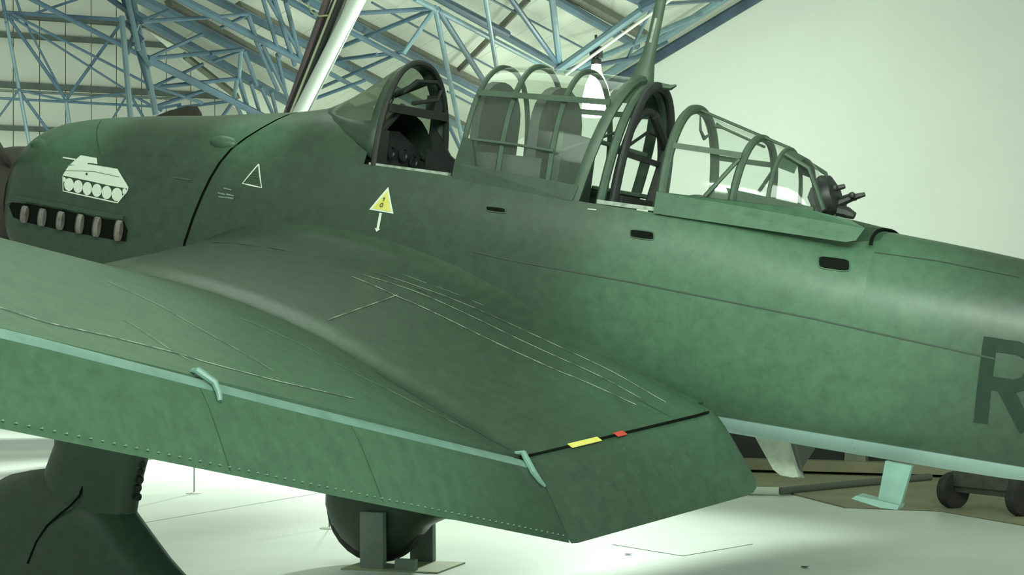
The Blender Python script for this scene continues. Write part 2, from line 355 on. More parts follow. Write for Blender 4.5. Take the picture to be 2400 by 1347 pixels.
members(rf, [
    ('sag_rod', (874, 7, .08), (1165, 165, .08), .045, SB), ('sag_rod', (1150, -2, .08), (1365, 112, .08), .05, SB), ('sag_rod', (715, 25, .08), (745, 42, .08), .05, SB), ('sag_rod', (1050, 215, .08), (1120, 252, .08), .05, SB)], roof_pt)
truss('slope_truss', 'blue truss nearest the slanted column, stepping down to the cowling seam', [
    ('purlin', (560, 12, .1), (760, 116, .1), .14, PU), ('top_chord', (495, -6, .4), (733, 112, .4), .15, SB), ('lower_chord', (420, -4, .9), (712, 145, .9), .13, SB),
    ('web_strut', (640, -10, .9), (690, 150, .9), .08, SB), ('web_strut', (628, -4, .9), (712, 142, .9), .07, SB), ('web_strut', (670, 5, .9), (704, 140, .9), .08, SB),
    ('web_strut', (577, 33, .9), (500, 40, .9), .06, SB), ('web_strut', (577, 36, .9), (524, 62, .9), .06, SB), ('web_strut', (582, 36, .9), (600, 90, .9), .08, SB),
    ('web_strut', (616, -4, .9), (655, 130, .9), .07, SB), ('top_chord', (668, -4, .4), (745, 40, .4), .13, SB)])
truss('slope_truss', 'blue truss in the middle of the three behind the engine cowling', [
    ('purlin', (395, 8, .1), (715, 185, .1), .16, PU), ('top_chord', (322, -6, .4), (705, 190, .4), .18, SB), ('web_strut', (566, 116, .8), (500, 125, .8), .07, SB), ('web_strut', (566, 120, .8), (505, 142, .8), .06, SB),
    ('web_strut', (572, 120, .8), (600, 196, .8), .08, SB), ('web_strut', (600, 96, .8), (650, 210, .8), .07, SB), ('web_strut', (650, 130, .8), (676, 245, .8), .07, SB), ('web_strut', (616, 106, .8), (690, 262, .8), .07, SB), ('web_strut', (565, 118, .8), (560, 180, .8), .08, SP),
    ('web_strut', (391, 25, .7), (335, 48, .9), .06, SB), ('web_strut', (500, 40, .7), (338, 50, .9), .07, SB), ('web_strut', (470, 82, .7), (350, 135, .9), .06, SB), ('web_strut', (562, 117, .7), (350, 137, .9), .08, SB)])
truss('slope_truss', 'lowest blue truss sloping behind the engine cowling toward the seam', [
    ('purlin', (340, 55, .1), (690, 248, .1), .15, PU), ('top_chord', (318, 36, .4), (682, 242, .4), .17, SB), ('lower_chord', (346, 138, .9), (632, 280, .9), .13, SB),
    ('web_strut', (470, 152, .8), (360, 203, .9), .06, SB), ('web_strut', (558, 184, .8), (362, 205, .9), .08, SB), ('web_strut', (556, 184, .8), (548, 232, .8), .08, SP),
    ('web_strut', (560, 184, .8), (585, 270, .8), .09, SB), ('web_strut', (588, 196, .8), (612, 275, .8), .07, SB), ('web_strut', (612, 205, .8), (645, 280, .8), .07, SB), ('web_strut', (636, 216, .8), (652, 280, .8), .07, SB),
    ('purlin', (432, 130, .1), (556, 226, .1), .13, PU), ('web_strut', (548, 236, .9), (520, 275, .9), .07, SB), ('web_strut', (550, 238, .9), (570, 278, .9), .07, SB), ('web_strut', (364, 250, .9), (470, 215, .9), .07, SB), ('web_strut', (470, 240, .9), (360, 202, .9), .06, SB)])
def col_pt(px, py, l): return on_plane(px, py, roof_pt(385, 105) - FW * (2.6 + l), FW)
truss('lattice_column', 'upright pale blue lattice column hanging where the trusses meet the side wall', [
    ('column_leg', (310, -8, .4), (364, 262, .4), .10, SP), ('column_leg', (289, -8, .4), (350, 205, .4), .10, SB), ('column_leg', (286, 45, .8), (306, 275, .8), .09, SP),
    ('column_leg', (298, -8, .9), (324, 110, .9), .08, SP), ('web_strut', (322, 110, .5), (349, 150, .5), .07, SP), ('web_strut', (300, 60, .5), (330, 90, .5), .08, SB), ('web_strut', (262, 0, .5), (330, 48, .5), .10, SB), ('web_strut', (325, 50, .5), (300, 120, .5), .08, SB)], col_pt)
def wb_pt(px, py, l): return on_plane(px, py, WLP + HN * (6 + l), HN)
truss('wind_bracing', 'blue tubular wind bracing in front of the cream side wall', [
    ('main_post', (5, -8, 0), (15, 50, 0), .10, SB), ('main_post', (15, 50, 0), (45, 210, 0), .10, SP), ('main_post', (45, 210, 0), (68, 335, 0), .10, SP),
    ('tie_bar', (10, 29, .1), (285, 46, .1), .10, SB), ('web_strut', (36, -8, .2), (52, 40, .2), .07, SB), ('web_strut', (20, 40, 0), (154, 232, 0), .09, SB), ('web_strut', (154, 232, 0), (163, 292, 0), .10, SP),
    ('web_strut', (52, 38, .2), (150, 226, .2), .06, SB), ('web_strut', (28, 40, .3), (285, 204, .3), .06, SB), ('web_strut', (33, 35, .4), (353, 200, .4), .07, SB),
    ('long_chord', (70, -4, .6), (345, 137, .6), .13, SB), ('web_strut', (156, 232, .1), (287, 50, .1), .09, SB), ('web_strut', (85, 30, .2), (185, -3, .2), .07, SB),
    ('tie_bar', (0, 212, .1), (420, 232, .1), .07, M_GIRT), ('tie_bar', (-5, 230, .2), (366, 250, .2), .07, SB), ('web_strut', (43, 212, 0), (-4, 276, 0), .06, SB), ('web_strut', (48, 217, 0), (110, 302, 0), .08, SB),
    ('web_strut', (295, 227, 0), (262, 282, 0), .06, SB), ('web_strut', (308, 227, 0), (338, 278, 0), .08, SB), ('tie_bar', (45, 211, .3), (154, 236, .3), .06, SB), ('tie_bar', (154, 236, .3), (303, 217, .3), .07, SB), ('web_strut', (308, 222, 0), (375, 258, 0), .07, SB), ('tie_bar', (420, 252, .3), (545, 236, .3), .09, SB), ('tie_bar', (366, 256, .3), (420, 245, .3), .08, SB)], wb_pt)

# ------------------------------------------------------------------ the aeroplane
TH = math.radians(8.533)
plane = empty('dive_bomber', (0, 0, 2.697)); plane.rotation_euler = (0, -TH, 0)
tag(plane, 'dark green camouflaged wartime dive bomber with cranked wing and tank emblem', 'airplane')
PM = Matrix.Translation((0, 0, 2.697)) @ Matrix.Rotation(-TH, 4, 'Y')
PMI = PM.inverted()
def a_on(px, py, axis, val):
    """pixel -> point in aeroplane coordinates lying on the aeroplane plane axis=val"""
    c = PMI @ CAM; d = PMI.to_3x3() @ ray(px, py); return c + d * ((val - c[axis]) / d[axis])

# fuselage sections (x forward, z up): virtual top, bottom, half width, widest height
FX = [-8.2, -7.0, -5.0, -3.66, -3.3, -2.95, -2.6, -2.0, -1.0, 0.0, 0.44, 0.74, 1.1, 1.69, 2.14, 2.5, 2.68, 2.79]
FT = [-0.50, -.40, -.23, -.105, -.07, -.045, .02, .15, .28, .33, .325, .275, .22, .165, .115, .05, -.03, -.13]
FB = [-0.75, -.90, -1.12, -1.235, -1.24, -1.242, -1.243, -1.245, -1.27, -1.27, -1.25, -1.22, -1.18, -1.12, -1.06, -1.0, -.95, -.87]
FHW = [.04, .13, .30, .42, .44, .46, .48, .50, .515, .515, .51, .505, .50, .49, .475, .455, .415, .34]
FM = [-.6, -.6, -.58, -.54, -.53, -.52, -.51, -.50, -.50, -.50, -.50, -.48, -.47, -.46, -.46, -.47, -.48, -.50]
f_t, f_b, f_w, f_m = pchip(FX, FT), pchip(FX, FB), pchip(FX, FHW), pchip(FX, FM)
NEX = 2.4
def fus_w(x, z):
    zm = f_m(x); h = (f_t(x) - zm) if z > zm else (zm - f_b(x)); q = abs((z - zm) / h)
    return 0.0 if q >= 1 else f_w(x) * (1 - q ** NEX) ** (1 / NEX)
sill = lin([-2.95, -2.84, -1.78, -1.29, -.55, 0, .1], [-.10, -.125, -.10, -.085, -.03, -.018, -.018])
def section(x, ztop, n=40):
    """closed loop of points from port at ztop round the belly to starboard at ztop (then over the top if ztop is the real top)"""
    zm = f_m(x); hu = f_t(x) - zm; hl = zm - f_b(x); w = f_w(x)
    a0 = 0.0
    if ztop < f_t(x) - 1e-4:
        q = (ztop - zm) / hu; wz = (1 - q ** NEX) ** (1 / NEX); c = wz ** (NEX / 2); a0 = math.acos(min(1, c)); a0 = math.pi / 2 - a0
    pts = []
    for i in range(n + 1):
        a = math.pi / 2 - a0 - (math.pi * 2 - 2 * a0) * i / n
        ca, sa = math.cos(a), math.sin(a)
        y = w * math.copysign(abs(ca) ** (2 / NEX), ca); z = zm + (hu if sa > 0 else hl) * math.copysign(abs(sa) ** (2 / NEX), sa)
        pts.append(V(x, y, z))
    return pts
def loft(name, secs, mat, parent, closed=False, caps=(False, False)):
    n = len(secs[0]); vs = [p for s in secs for p in s]; fs = []
    for i in range(len(secs) - 1):
        for j in range(n - 1 + (1 if closed else 0)): fs.append((i * n + j, i * n + (j + 1) % n, (i + 1) * n + (j + 1) % n, (i + 1) * n + j))
    if caps[0]: fs.append(tuple(range(n - 1, -1, -1)))
    if caps[1]: fs.append(tuple((len(secs) - 1) * n + j for j in range(n)))
    mb = MB(); mb.v = vs; mb.f = fs; return mb.build(name, mat, parent, smooth=True)
def frange(a, b, st):
    n = max(1, int(round(abs(b - a) / st))); return [a + (b - a) * i / n for i in range(n + 1)]
# seam of the cowling: slanted, expressed as x of the seam for a height
seam_x = pchip([-1.3, -.72, -.35, -.05, .19, .3], [1.36, 1.24, 1.14, 1.03, .79, .70])
SE = 0.010
def slant(x0, z): return x0
# cowling (ahead of the seam) and forward fuselage meet along the seam: sections parameterised so the last ring follows it
def ring_follow(off, n=40):
    ring = section(1.05, f_t(1.05), n); out = []
    for p in ring:
        x = seam_x(p.z) + off; q = section(x, f_t(x), n); out.append(q[ring.index(p)])
    return out
nose_secs = [section(x, f_t(x)) for x in (2.79, 2.76, 2.72, 2.68, 2.6, 2.5, 2.35, 2.14, 1.9, 1.7, 1.5, 1.42)] + [ring_follow(SE)]
cowl = loft('engine_cowling', nose_secs, M_CAMO, plane)
fsecs = [ring_follow(-SE)] + [section(x, f_t(x)) for x in (.66, .55, .44, .3, .18, .06)]
loft('forward_fuselage', fsecs, M_CAMO, plane)
# inner lip that fills the seam in shadow
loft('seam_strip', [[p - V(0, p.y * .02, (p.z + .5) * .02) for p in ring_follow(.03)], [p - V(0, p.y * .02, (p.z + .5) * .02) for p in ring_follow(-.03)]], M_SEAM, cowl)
mids = [section(x, sill(x)) for x in frange(.06, -2.95, .12)]
fus = loft('fuselage', mids, M_FUS, plane)
loft('rear_fuselage', [section(x, f_t(x)) for x in frange(-2.95, -8.2, .25)], M_FUS, plane, caps=(False, True))
# cockpit tub, dark inside skin
tub = loft('cockpit_tub', [[V(p.x, p.y * .94, p.z - (0 if i in (0, 40) else .0)) if abs(p.z + .5) < .6 else V(p.x, p.y * .94, p.z + .05) for i, p in enumerate(section(x, sill(x)))] for x in frange(.05, -2.93, .15)], M_DARK, fus)
for x, nm in ((.09, 'cockpit_bulkhead'), (-2.93, 'cockpit_bulkhead')):
    s = [V(p.x, p.y * .98, p.z) for p in section(x, sill(x))]; MB().add(s, [tuple(range(len(s)))]).build(nm, M_DARK, fus)

# tail surfaces, beyond the frame
def foil_panel(name, root_le, root_te, tip_le, tip_te, thick, nrm, mat, parent):
    mb = MB(); secs = []
    for le, te, t in ((root_le, root_te, thick), (tip_le, tip_te, thick * .5)):
        le, te = V(*le), V(*te); s = []
        for u, h in ((0, 0), (.05, .5), (.3, 1), (.7, .55), (1, .05), (.7, -.55), (.3, -1), (.05, -.5)): s.append(le.lerp(te, u) + V(*nrm) * h * t / 2)
        secs.append(s)
    return loft(name, secs, mat, parent, closed=True, caps=(True, True))
foil_panel('tail_fin', (-6.6, 0, -.4), (-8.3, 0, -.45), (-7.5, 0, 1.0), (-8.4, 0, 1.0), .14, (0, 1, 0), M_CAMO, plane)
for sg in (1, -1): foil_panel('tailplane', (-6.7, sg * .1, -.42), (-8.1, sg * .1, -.46), (-7.0, sg * 2.4, -.4), (-8.0, sg * 2.4, -.42), .12, (0, 0, 1), M_CAMO, plane)
tw = MB().lathe([(.02, -.06), (.13, -.06), (.16, -.03), (.16, .03), (.13, .06), (.02, .06)], (0, 1, 0), (-7.2, 0, -1.40), 18).build('tail_wheel', M_RUBBER, plane, True)
MB().tube([(-7.0, 0, -.85), (-7.2, 0, -1.40)], .05, 8).build('tail_strut', M_BLACK, tw)

# ---- spinner, propeller
hub = V(2.9, 0, -.49)
sp = MB().lathe([(.335, -.09), (.345, .0), (.335, .12), (.30, .28), (.24, .42), (.15, .54), (.06, .61), (.005, .625)], (1, 0, 0), hub, 28).build('spinner', M_BROWN, plane, True)
for ang in (42, 158, 284):
    a = math.radians(ang); rad = V(0, math.cos(a), math.sin(a)); tan = V(0, -math.sin(a), math.cos(a)); secs = []
    for rr, ch, tw_ in ((.2, .12, 60), (.4, .22, 52), (.8, .40, 36), (1.2, .47, 26), (1.5, .44, 24), (1.75, .36, 22), (1.9, .26, 22), (1.98, .10, 21)):
        tw_ = math.radians(tw_); cdir = tan * math.cos(tw_) + V(1, 0, 0) * math.sin(tw_); nd = rad.cross(cdir)
        secs.append([hub + rad * rr + cdir * ch * u + nd * .06 * h * min(1, ch / .3 + .3) for u, h in ((-.5, 0), (-.3, .35), (0, .5), (.3, .3), (.5, 0), (.3, -.3), (0, -.5), (-.3, -.35))])
    loft('propeller_blade', secs, M_BROWN, plane, closed=True, caps=(True, True))

# ---- patches and ribbons laid on the port side of the fuselage
def side_pt(x, z, off=.004, sg=1):
    e = .01; y = fus_w(x, z)
    n = V(-(fus_w(x + e, z) - fus_w(x - e, z)) / (2 * e), 1, -(fus_w(x, z + e) - fus_w(x, z - e)) / (2 * e)).normalized()
    p = V(x, y, z) + n * off; return V(p.x, sg * p.y, p.z)
def pix_side(px, py):
    """pixel -> (x,z) on the port fuselage skin"""
    Y = .5
    for _ in range(6):
        p = a_on(px, py, 1, Y); Y = fus_w(p.x, p.z)
    return (p.x, p.z)
def decal(name, poly, mat, parent, off=.004, cuts=.06):
    bm = bmesh.new(); vs = [bm.verts.new((x, 0, z)) for x, z in poly]; bm.faces.new(vs)
    bmesh.ops.triangulate(bm, faces=bm.faces[:])
    for _ in range(3):
        es = [e for e in bm.edges if e.calc_length() > cuts]
        if not es: break
        bmesh.ops.subdivide_edges(bm, edges=es, cuts=1)
        bmesh.ops.triangulate(bm, faces=bm.faces[:])
    for v in bm.verts: v.co = side_pt(v.co.x, v.co.z, off)
    bmesh.ops.recalc_face_normals(bm, faces=bm.faces[:])
    m = bpy.data.meshes.new(name); bm.to_mesh(m); bm.free(); m.materials.append(mat)
    o = bpy.data.objects.new(name, m); COL.objects.link(o); o.parent = parent; return o
def ribbon(name, pts, w, mat, parent, off=.004, step=.06):
    """strip of width w on the fuselage skin through (x,z) points"""
    P = []
    for (x0, z0), (x1, z1) in zip(pts[:-1], pts[1:]):
        n = max(1, int(math.hypot(x1 - x0, z1 - z0) / step)); P += [(x0 + (x1 - x0) * i / n, z0 + (z1 - z0) * i / n) for i in range(n)]
    P.append(pts[-1]); vs = []
    for i, p in enumerate(P):
        a, b = P[max(0, i - 1)], P[min(len(P) - 1, i + 1)]; dx, dz = b[0] - a[0], b[1] - a[1]; l = math.hypot(dx, dz); nx, nz = -dz / l * w / 2, dx / l * w / 2
        vs += [side_pt(p[0] + nx, p[1] + nz, off), side_pt(p[0] - nx, p[1] - nz, off)]
    return mesh(name, vs, [(2 * i, 2 * i + 1, 2 * i + 3, 2 * i + 2) for i in range(len(P) - 1)], mat, parent)
def pixpoly(pts): return [pix_side(*p) for p in pts]
# tank emblem
def tk(u, v): return (0 + u / 3.3667, 240 + v / 3.3667)                 # crop coordinates of the emblem
emb = decal('tank_emblem_hull', pixpoly([tk(*p) for p in ((500, 570), (545, 500), (675, 518), (705, 488), (930, 525), (970, 632), (1000, 640), (1018, 672), (1005, 680), (860, 655), (700, 618), (502, 578))]), M_WHITE, plane)
decal('tank_emblem_turret', pixpoly([tk(*p) for p in ((556, 490), (640, 418), (768, 440), (772, 488), (700, 478), (672, 510))]), M_WHITE, emb)
decal('tank_emblem_gun', pixpoly([tk(*p) for p in ((497, 430), (600, 446), (598, 458), (498, 440))]), M_WHITE, emb)
for cx, cy, rx, ry in ((548, 648, 38, 51), (620, 664, 37, 51), (693, 680, 37, 52), (768, 694, 38, 52), (845, 711, 39, 53), (926, 727, 42, 53), (511, 608, 13, 18), (986, 702, 17, 24)):
    decal('tank_emblem_wheel', pixpoly([tk(cx + rx * math.cos(2 * math.pi * i / 20), cy + ry * math.sin(2 * math.pi * i / 20)) for i in range(20)]), M_WHITE, emb, off=.0045)
for seg in (((499, 580), (501, 698), (930, 792), (1005, 700), (1012, 676)),):
    ribbon('tank_emblem_track', pixpoly([tk(*p) for p in seg]), .008, M_WHITE, emb)
decal('tank_emblem_rivet', pixpoly([tk(688 + 9 * math.cos(i * .785), 566 + 10 * math.sin(i * .785)) for i in range(8)]), M_LINE, emb, off=.006)
ribbon('tank_emblem_line', pixpoly([tk(p, q) for p, q in ((502, 540), (740, 545), (945, 590))]), .003, M_LINE, emb, off=.006)
# white outlined triangle with faint print
tri = [(607, 385), (569, 430), (614, 440)]
ribbon('white_triangle_outline', pixpoly(tri + [tri[0]]), .009, M_WHITE, plane)
for yy, x0, x1 in ((402, 593, 602), (409, 592, 604), (415, 590, 606)): ribbon('triangle_print', pixpoly([(x0, yy), (x1, yy + 1.5)]), .004, M_FRAME, plane)
# stencil text lines beneath
M_STENCIL = paint('faded_stencil_paint', (.24, .31, .25), (.13, .18, .135), .6, scale=45)
for yy, x0, x1 in ((441, 525, 543), (452, 511, 528), (455, 531, 549), (461, 513, 548)): ribbon('stencil_line', pixpoly([(x0, yy), (x1, yy + 4)]), .008, M_STENCIL, plane)
# yellow triangle with white border and arrow
decal('yellow_triangle_border', pixpoly([(911, 438), (866, 491), (923, 501)]), M_WHITE, plane)
yt = decal('yellow_triangle', pixpoly([(909, 448), (874, 488.5), (918, 496.5)]), M_YELLOW, plane, off=.006)
for q in (((903, 463), (900, 472)), ((899, 465), (904, 466)), ((898, 476), (893, 479)), ((893, 479), (892, 485)), ((892, 485), (898, 484)), ((898, 484), (899, 476))): ribbon('triangle_letter', pixpoly(q), .006, M_FRAME, yt, off=.008)
ar = ribbon('white_arrow', pixpoly([(893, 499), (886, 536)]), .017, M_WHITE, plane)
decal('arrow_head', pixpoly([(879, 534), (892, 537), (883, 543)]), M_WHITE, ar)
# code letter R (dark, partly beyond the frame)
def rz(u, v): return (-3.566 - u, -.512 - v)
lett = ribbon('code_letter_stem', [rz(.034, 0), rz(.034, .43)], .068, M_LETTER, fus)
ribbon('code_letter_bowl', [rz(.06, .034), rz(.17, .034), rz(.225, .055), rz(.25, .10), rz(.25, .15), rz(.225, .20), rz(.17, .224), rz(.06, .224)], .066, M_LETTER, lett, off=.005)
ribbon('code_letter_leg', [rz(.13, .235), rz(.255, .43)], .072, M_LETTER, lett, off=.006)
# panel seams
ribbon('panel_seam', pixpoly([(1110, 590), (1200, 610), (1500, 665), (1700, 705), (1900, 745), (2100, 790), (2330, 840)]), .007, M_LINE, fus)
ribbon('panel_seam', pixpoly([(2050, 592), (2200, 612), (2390, 650)]), .004, M_LINE, fus)
ribbon('panel_seam', pixpoly([(237, 283), (228, 330), (236, 365)]), .005, M_LINE, cowl)
# hand and foot holes
for (x0, y0, w, h) in ((1162, 491, 46, 12), (1505, 550, 56, 20), (1955, 618, 74, 30)):
    sl_ = .13
    def rr(kx, ky):
        out = []
        for i in range(16):
            t = 2 * math.pi * i / 16; ca, sa = math.cos(t), math.sin(t)
            u = kx * math.copysign(abs(ca) ** .45, ca); v = ky * math.copysign(abs(sa) ** .45, sa); out.append((x0 + u, y0 + v + u * sl_))
        return pixpoly(out)
    outer = rr(w / 2, h / 2); inner = rr(w / 2 - 2.2, h / 2 - 2.0)
    hh = decal('hand_hole', outer, M_SEAM, fus, off=.003)
    P = outer + [outer[0]]
    MB().tube([side_pt(x, z, .003) for x, z in outer], .0035, 6, closed=True).build('hand_hole_rim', M_FRAME if w < 70 else M_CAMO, hh, True)
ribbon('small_bright_scratch', pixpoly([(1378, 490), (1398, 492)]), .006, M_SCRATCH, fus)
ribbon('small_bright_scratch', pixpoly([(408, 416), (450, 422)]), .008, M_FRAME, cowl)

# ---- exhaust: recess, lip and six stubs
ex0, ex1 = pix_side(24, 492), pix_side(292, 541)
def exl(t): return (ex0[0] + (ex1[0] - ex0[0]) * t, ex0[1] + (ex1[1] - ex0[1]) * t)
rec = decal('exhaust_recess', pixpoly([(22, 482), (30, 473), (60, 474), (150, 490), (240, 508), (290, 516), (300, 540), (296, 566), (260, 560), (150, 540), (60, 520), (32, 508)]), M_SEAM, cowl, off=.004)
mbx = MB(); lipP = pixpoly([(16, 476), (30, 465), (70, 470), (150, 485), (240, 504), (292, 512)])
mbx.tube([side_pt(x, z, .0) for x, z in lipP], [.012, .028, .024, .022, .024, .02], 8); mbx.build('exhaust_fairing_lip', M_CAMO, cowl, True)
for i, px in enumerate((62, 103, 146, 191, 231, 282)):
    t = (px - 24) / 268; x, z = pix_side(px, 494 + 46 * t + 2)
    y = fus_w(x, z); hgt = .052 + .012 * t
    mb = MB(); secs = []
    for dx, dy, s in ((.045, -.05, .8), (.028, .012, 1), (.0, .034, 1.05), (-.03, .03, 1)):
        secs.append([V(x + dx, y + dy + 0.018 * math.cos(q), z + hgt * s * math.sin(q)) for q in [2 * math.pi * k / 12 for k in range(12)]])
    ob = loft('exhaust_stub', secs, M_EXH, plane, closed=True, caps=(True, True))
# blister by the seam, front cowl gun-port bulge
def bump(name, c, r, mat, parent):
    mb = MB(); n = 14; prof = [(1 * math.cos(i * math.pi / 2 / 6), math.sin(i * math.pi / 2 / 6)) for i in range(7)]
    vs = []; fs = []
    for k, (rr_, hh_) in enumerate(prof):
        for j in range(n):
            q = 2 * math.pi * j / n; vs.append(V(c[0] + r[0] * rr_ * math.cos(q), c[1] + r[1] * hh_, c[2] + r[2] * rr_ * math.sin(q)))
    fs = [(k * n + j, k * n + (j + 1) % n, (k + 1) * n + (j + 1) % n, (k + 1) * n + j) for k in range(6) for j in range(n)]
    mb.add(vs, fs); return mb.build(name, mat, parent, True)
bx, bz = pix_side(522, 335); bump('cowl_blister', (bx, fus_w(bx, bz) - .02, bz), (.105, .052, .048), M_CAMO, cowl)
bx, bz = pix_side(90, 340); bump('cowl_shoulder_fairing', (bx, fus_w(bx, bz) - .05, bz), (.10, .062, .045), M_CAMO, cowl)
# chin radiator beneath the nose
loft('radiator_scoop', [[V(x, w * math.cos(q), zc + h * math.sin(q)) for q in [2 * math.pi * k / 20 for k in range(20)]] for x, w, zc, h in ((2.55, .30, -1.02, .2), (2.5, .36, -1.02, .27), (2.2, .38, -1.04, .29), (1.7, .34, -1.06, .25), (1.3, .2, -1.06, .15))], M_CAMO, plane, closed=True, caps=(True, True))

# ---- wing
LEx = lin([.3, .6, 1.86, 5.15, 6.6, 7.3, 7.5], [1.33, 1.30, 1.10, .62, .35, -.2, -.75])
LEz = lin([.3, .5, 1.86, 5.15, 7.5], [-.84, -.86, -1.02, -.455, -.05])
TEx = lin([.28, .40, .50, .63, 1.866, 5.149, 6.6, 7.3, 7.5], [-1.95, -2.10, -2.20, -2.27, -1.818, -1.534, -1.41, -1.25, -1.05])
TEz = lin([.3, .63, 1.866, 5.149, 7.5], [-1.06, -1.10, -1.322, -.754, -.35])
TF = lin([.3, .52, 1.2, 1.79, 1.91, 3.5, 5.15, 7.5], [1.03, 1.0, 1.03, 1.095, 1.0, .87, .78, .5])
UPS = pchip([0, .005, .02, .05, .1, .16, .226, .30, .381, .472, .561, .649, .735, .86, .982, 1.0], [0, .02, .042, .066, .09, .1045, .1117, .1155, .1155, .11, .0998, .083, .0637, .0373, .005, .002])
LOS = pchip([0, .005, .02, .06, .15, .3, .5, .75, 1.0], [0, -.012, -.025, -.038, -.048, -.05, -.042, -.022, -.004])
def w_up(s, y):
    x0, z0, x1, z1 = LEx(y), LEz(y), TEx(y), TEz(y); c = x0 - x1; return V(x0 + (x1 - x0) * s, y, z0 + (z1 - z0) * s + UPS(s) * c * TF(y))
def w_lo(s, y):
    x0, z0, x1, z1 = LEx(y), LEz(y), TEx(y), TEz(y); c = x0 - x1; return V(x0 + (x1 - x0) * s, y, z0 + (z1 - z0) * s + LOS(s) * c * TF(y))
SS = [0, .003, .008, .02, .04, .07, .1, .14, .19, .25, .31, .38, .45, .52, .6, .68, .76, .84, .9, .95, .985, 1.0]
def wing_panel(name, ys_, sg, parent):
    secs = []; nU = len(SS)
    for y in ys_:
        ring = [w_up(s, y) for s in reversed(SS)] + [w_lo(s, y) for s in SS[1:]]
        secs.append([V(p.x, sg * p.y, p.z) for p in ring])
    n = len(secs[0]); vs = [p for s in secs for p in s]; fs = []; mi = []
    for i in range(len(secs) - 1):
        for j in range(n):
            f = (i * n + j, i * n + (j + 1) % n, (i + 1) * n + (j + 1) % n, (i + 1) * n + j)
            fs.append(f if sg > 0 else f[::-1]); mi.append(0 if (j < nU + 2 or j >= n - 3) else 1)
    fs += [tuple(range(n)), tuple((len(secs) - 1) * n + j for j in range(n))]; mi += [0, 0]
    o = mesh(name, vs, fs, [M_WING, M_BLUE], parent, True, mi); 
    bm = bmesh.new(); bm.from_mesh(o.data); bmesh.ops.recalc_face_normals(bm, faces=bm.faces); bm.to_mesh(o.data); bm.free()
    o.data.set_sharp_from_angle(angle=math.radians(35)); return o
KY = 1.90
inner_y = frange(.28, 1.70, .13) + [1.74, 1.78, 1.82, 1.86, KY]
outer_y = [KY + .004] + frange(1.95, 6.6, .31) + [6.8, 7.0, 7.15, 7.3, 7.4, 7.47]
wing_in = wing_panel('inner_wing', inner_y, 1, plane); wing_out = wing_panel('outer_wing', outer_y, 1, plane)
wing_panel('inner_wing', inner_y, -1, plane); wing_panel('outer_wing', outer_y, -1, plane)
# root fillet: concave cove between fuselage side and wing top
fil = []
for s in [.03, .06, .1, .15, .2, .27, .35, .45, .55, .65, .75, .85, .93, .99]:
    p0 = w_up(s, .86); x = p0.x; row = []
    zt_ = w_up(s, .52).z + .16 * math.sin(math.pi * min(1, s * 1.1 + .05)) * .8 + .0
    ya = fus_w(x, zt_) - .004; A = V(x, ya, zt_); wroot = w_up(s, .52); B = V(x, .55, wroot.z + .012); Cc = V(w_up(s, .86).x, .86, p0.z + .001)
    for i in range(9):
        t = i / 8; row.append(A * (1 - t) ** 2 + B * 2 * t * (1 - t) + Cc * t * t)
    fil.append(row)
loft('wing_root_fillet', fil, M_WING, wing_in)
# flaps (drooped): nose below the wing's trailing edge
FTx = lin([.32, .6, 1.866, 5.314, 7.2], [-2.575, -2.50, -2.118, -1.722, -1.50]); FTz = lin([.32, .6, 1.866, 5.314, 7.2], [-1.462, -1.50, -1.672, -1.014, -.65])
def flap_nose_pt(y, inner): return V(TEx(y) + (.05 if inner else .03), y, TEz(y) - (.018 if inner else lin([1.9, 3.5, 5.0], [.034, .028, .010])(y)))
def flap(name, y0, y1, sg, n, parent, round_in=False, nose_mat=None):
    secs = []; secN = []
    for y in frange(y0, y1, (y1 - y0) / n):
        k = 1.0
        yn = y1 - (y1 - y) * (y1 - .45) / (y1 - y0) if round_in else y
        nose = flap_nose_pt(yn, round_in); te = V(FTx(y), y, FTz(y))
        if round_in and y < y0 + .20: q = (y - y0) / .20; te = nose.lerp(te, .60 + .40 * math.sqrt(max(0, 1 - (1 - q) ** 2)))
        d = te - nose; nn = V(d.z, 0, -d.x).normalized()
        if nn.x > 0 and nn.z < 0: nn = -nn
        if nn.z < 0: nn = -nn
        ch = d.length; up = [(0, 0), (.015, .028), (.05, .048), (.11, .060), (.19, .065)]; up2 = [(.19, .065), (.24, .066), (.35, .062), (.55, .046), (.8, .022), (1, .003)]; lo = [(.8, -.008), (.5, -.014), (.2, -.02), (.05, -.016)]
        P = lambda u, h: nose + d * u + nn * h * (ch / .45)
        secs.append([V(p.x, sg * p.y, p.z) for p in [P(*a) for a in up2 + lo]]); secN.append([V(p.x, sg * p.y, p.z) for p in [P(*a) for a in [lo[-1]] + up]])
    f = loft(name, secs, M_WING, parent, closed=True, caps=(True, True)); loft('flap_nose', secN, nose_mat or M_STRIP, f); return f
for sg in (1, -1):
    a = flap('outer_flap', KY + .01, 7.0, sg, 28, plane); c = flap('inner_flap', .34, KY - .006, sg, 30, plane, True, M_WING)
    if sg == 1: fl_out, fl_in = a, c
def flap_up(u, y):
    nose = flap_nose_pt(y, False); te = V(FTx(y), y, FTz(y)); d = te - nose; nn = V(d.z, 0, -d.x).normalized()
    if nn.z < 0: nn = -nn
    h = pchip([.11, .2, .35, .55, .8, 1], [.060, .066, .062, .046, .022, .003])(u); return nose + d * u + nn * (h * d.length / .45 + .001)
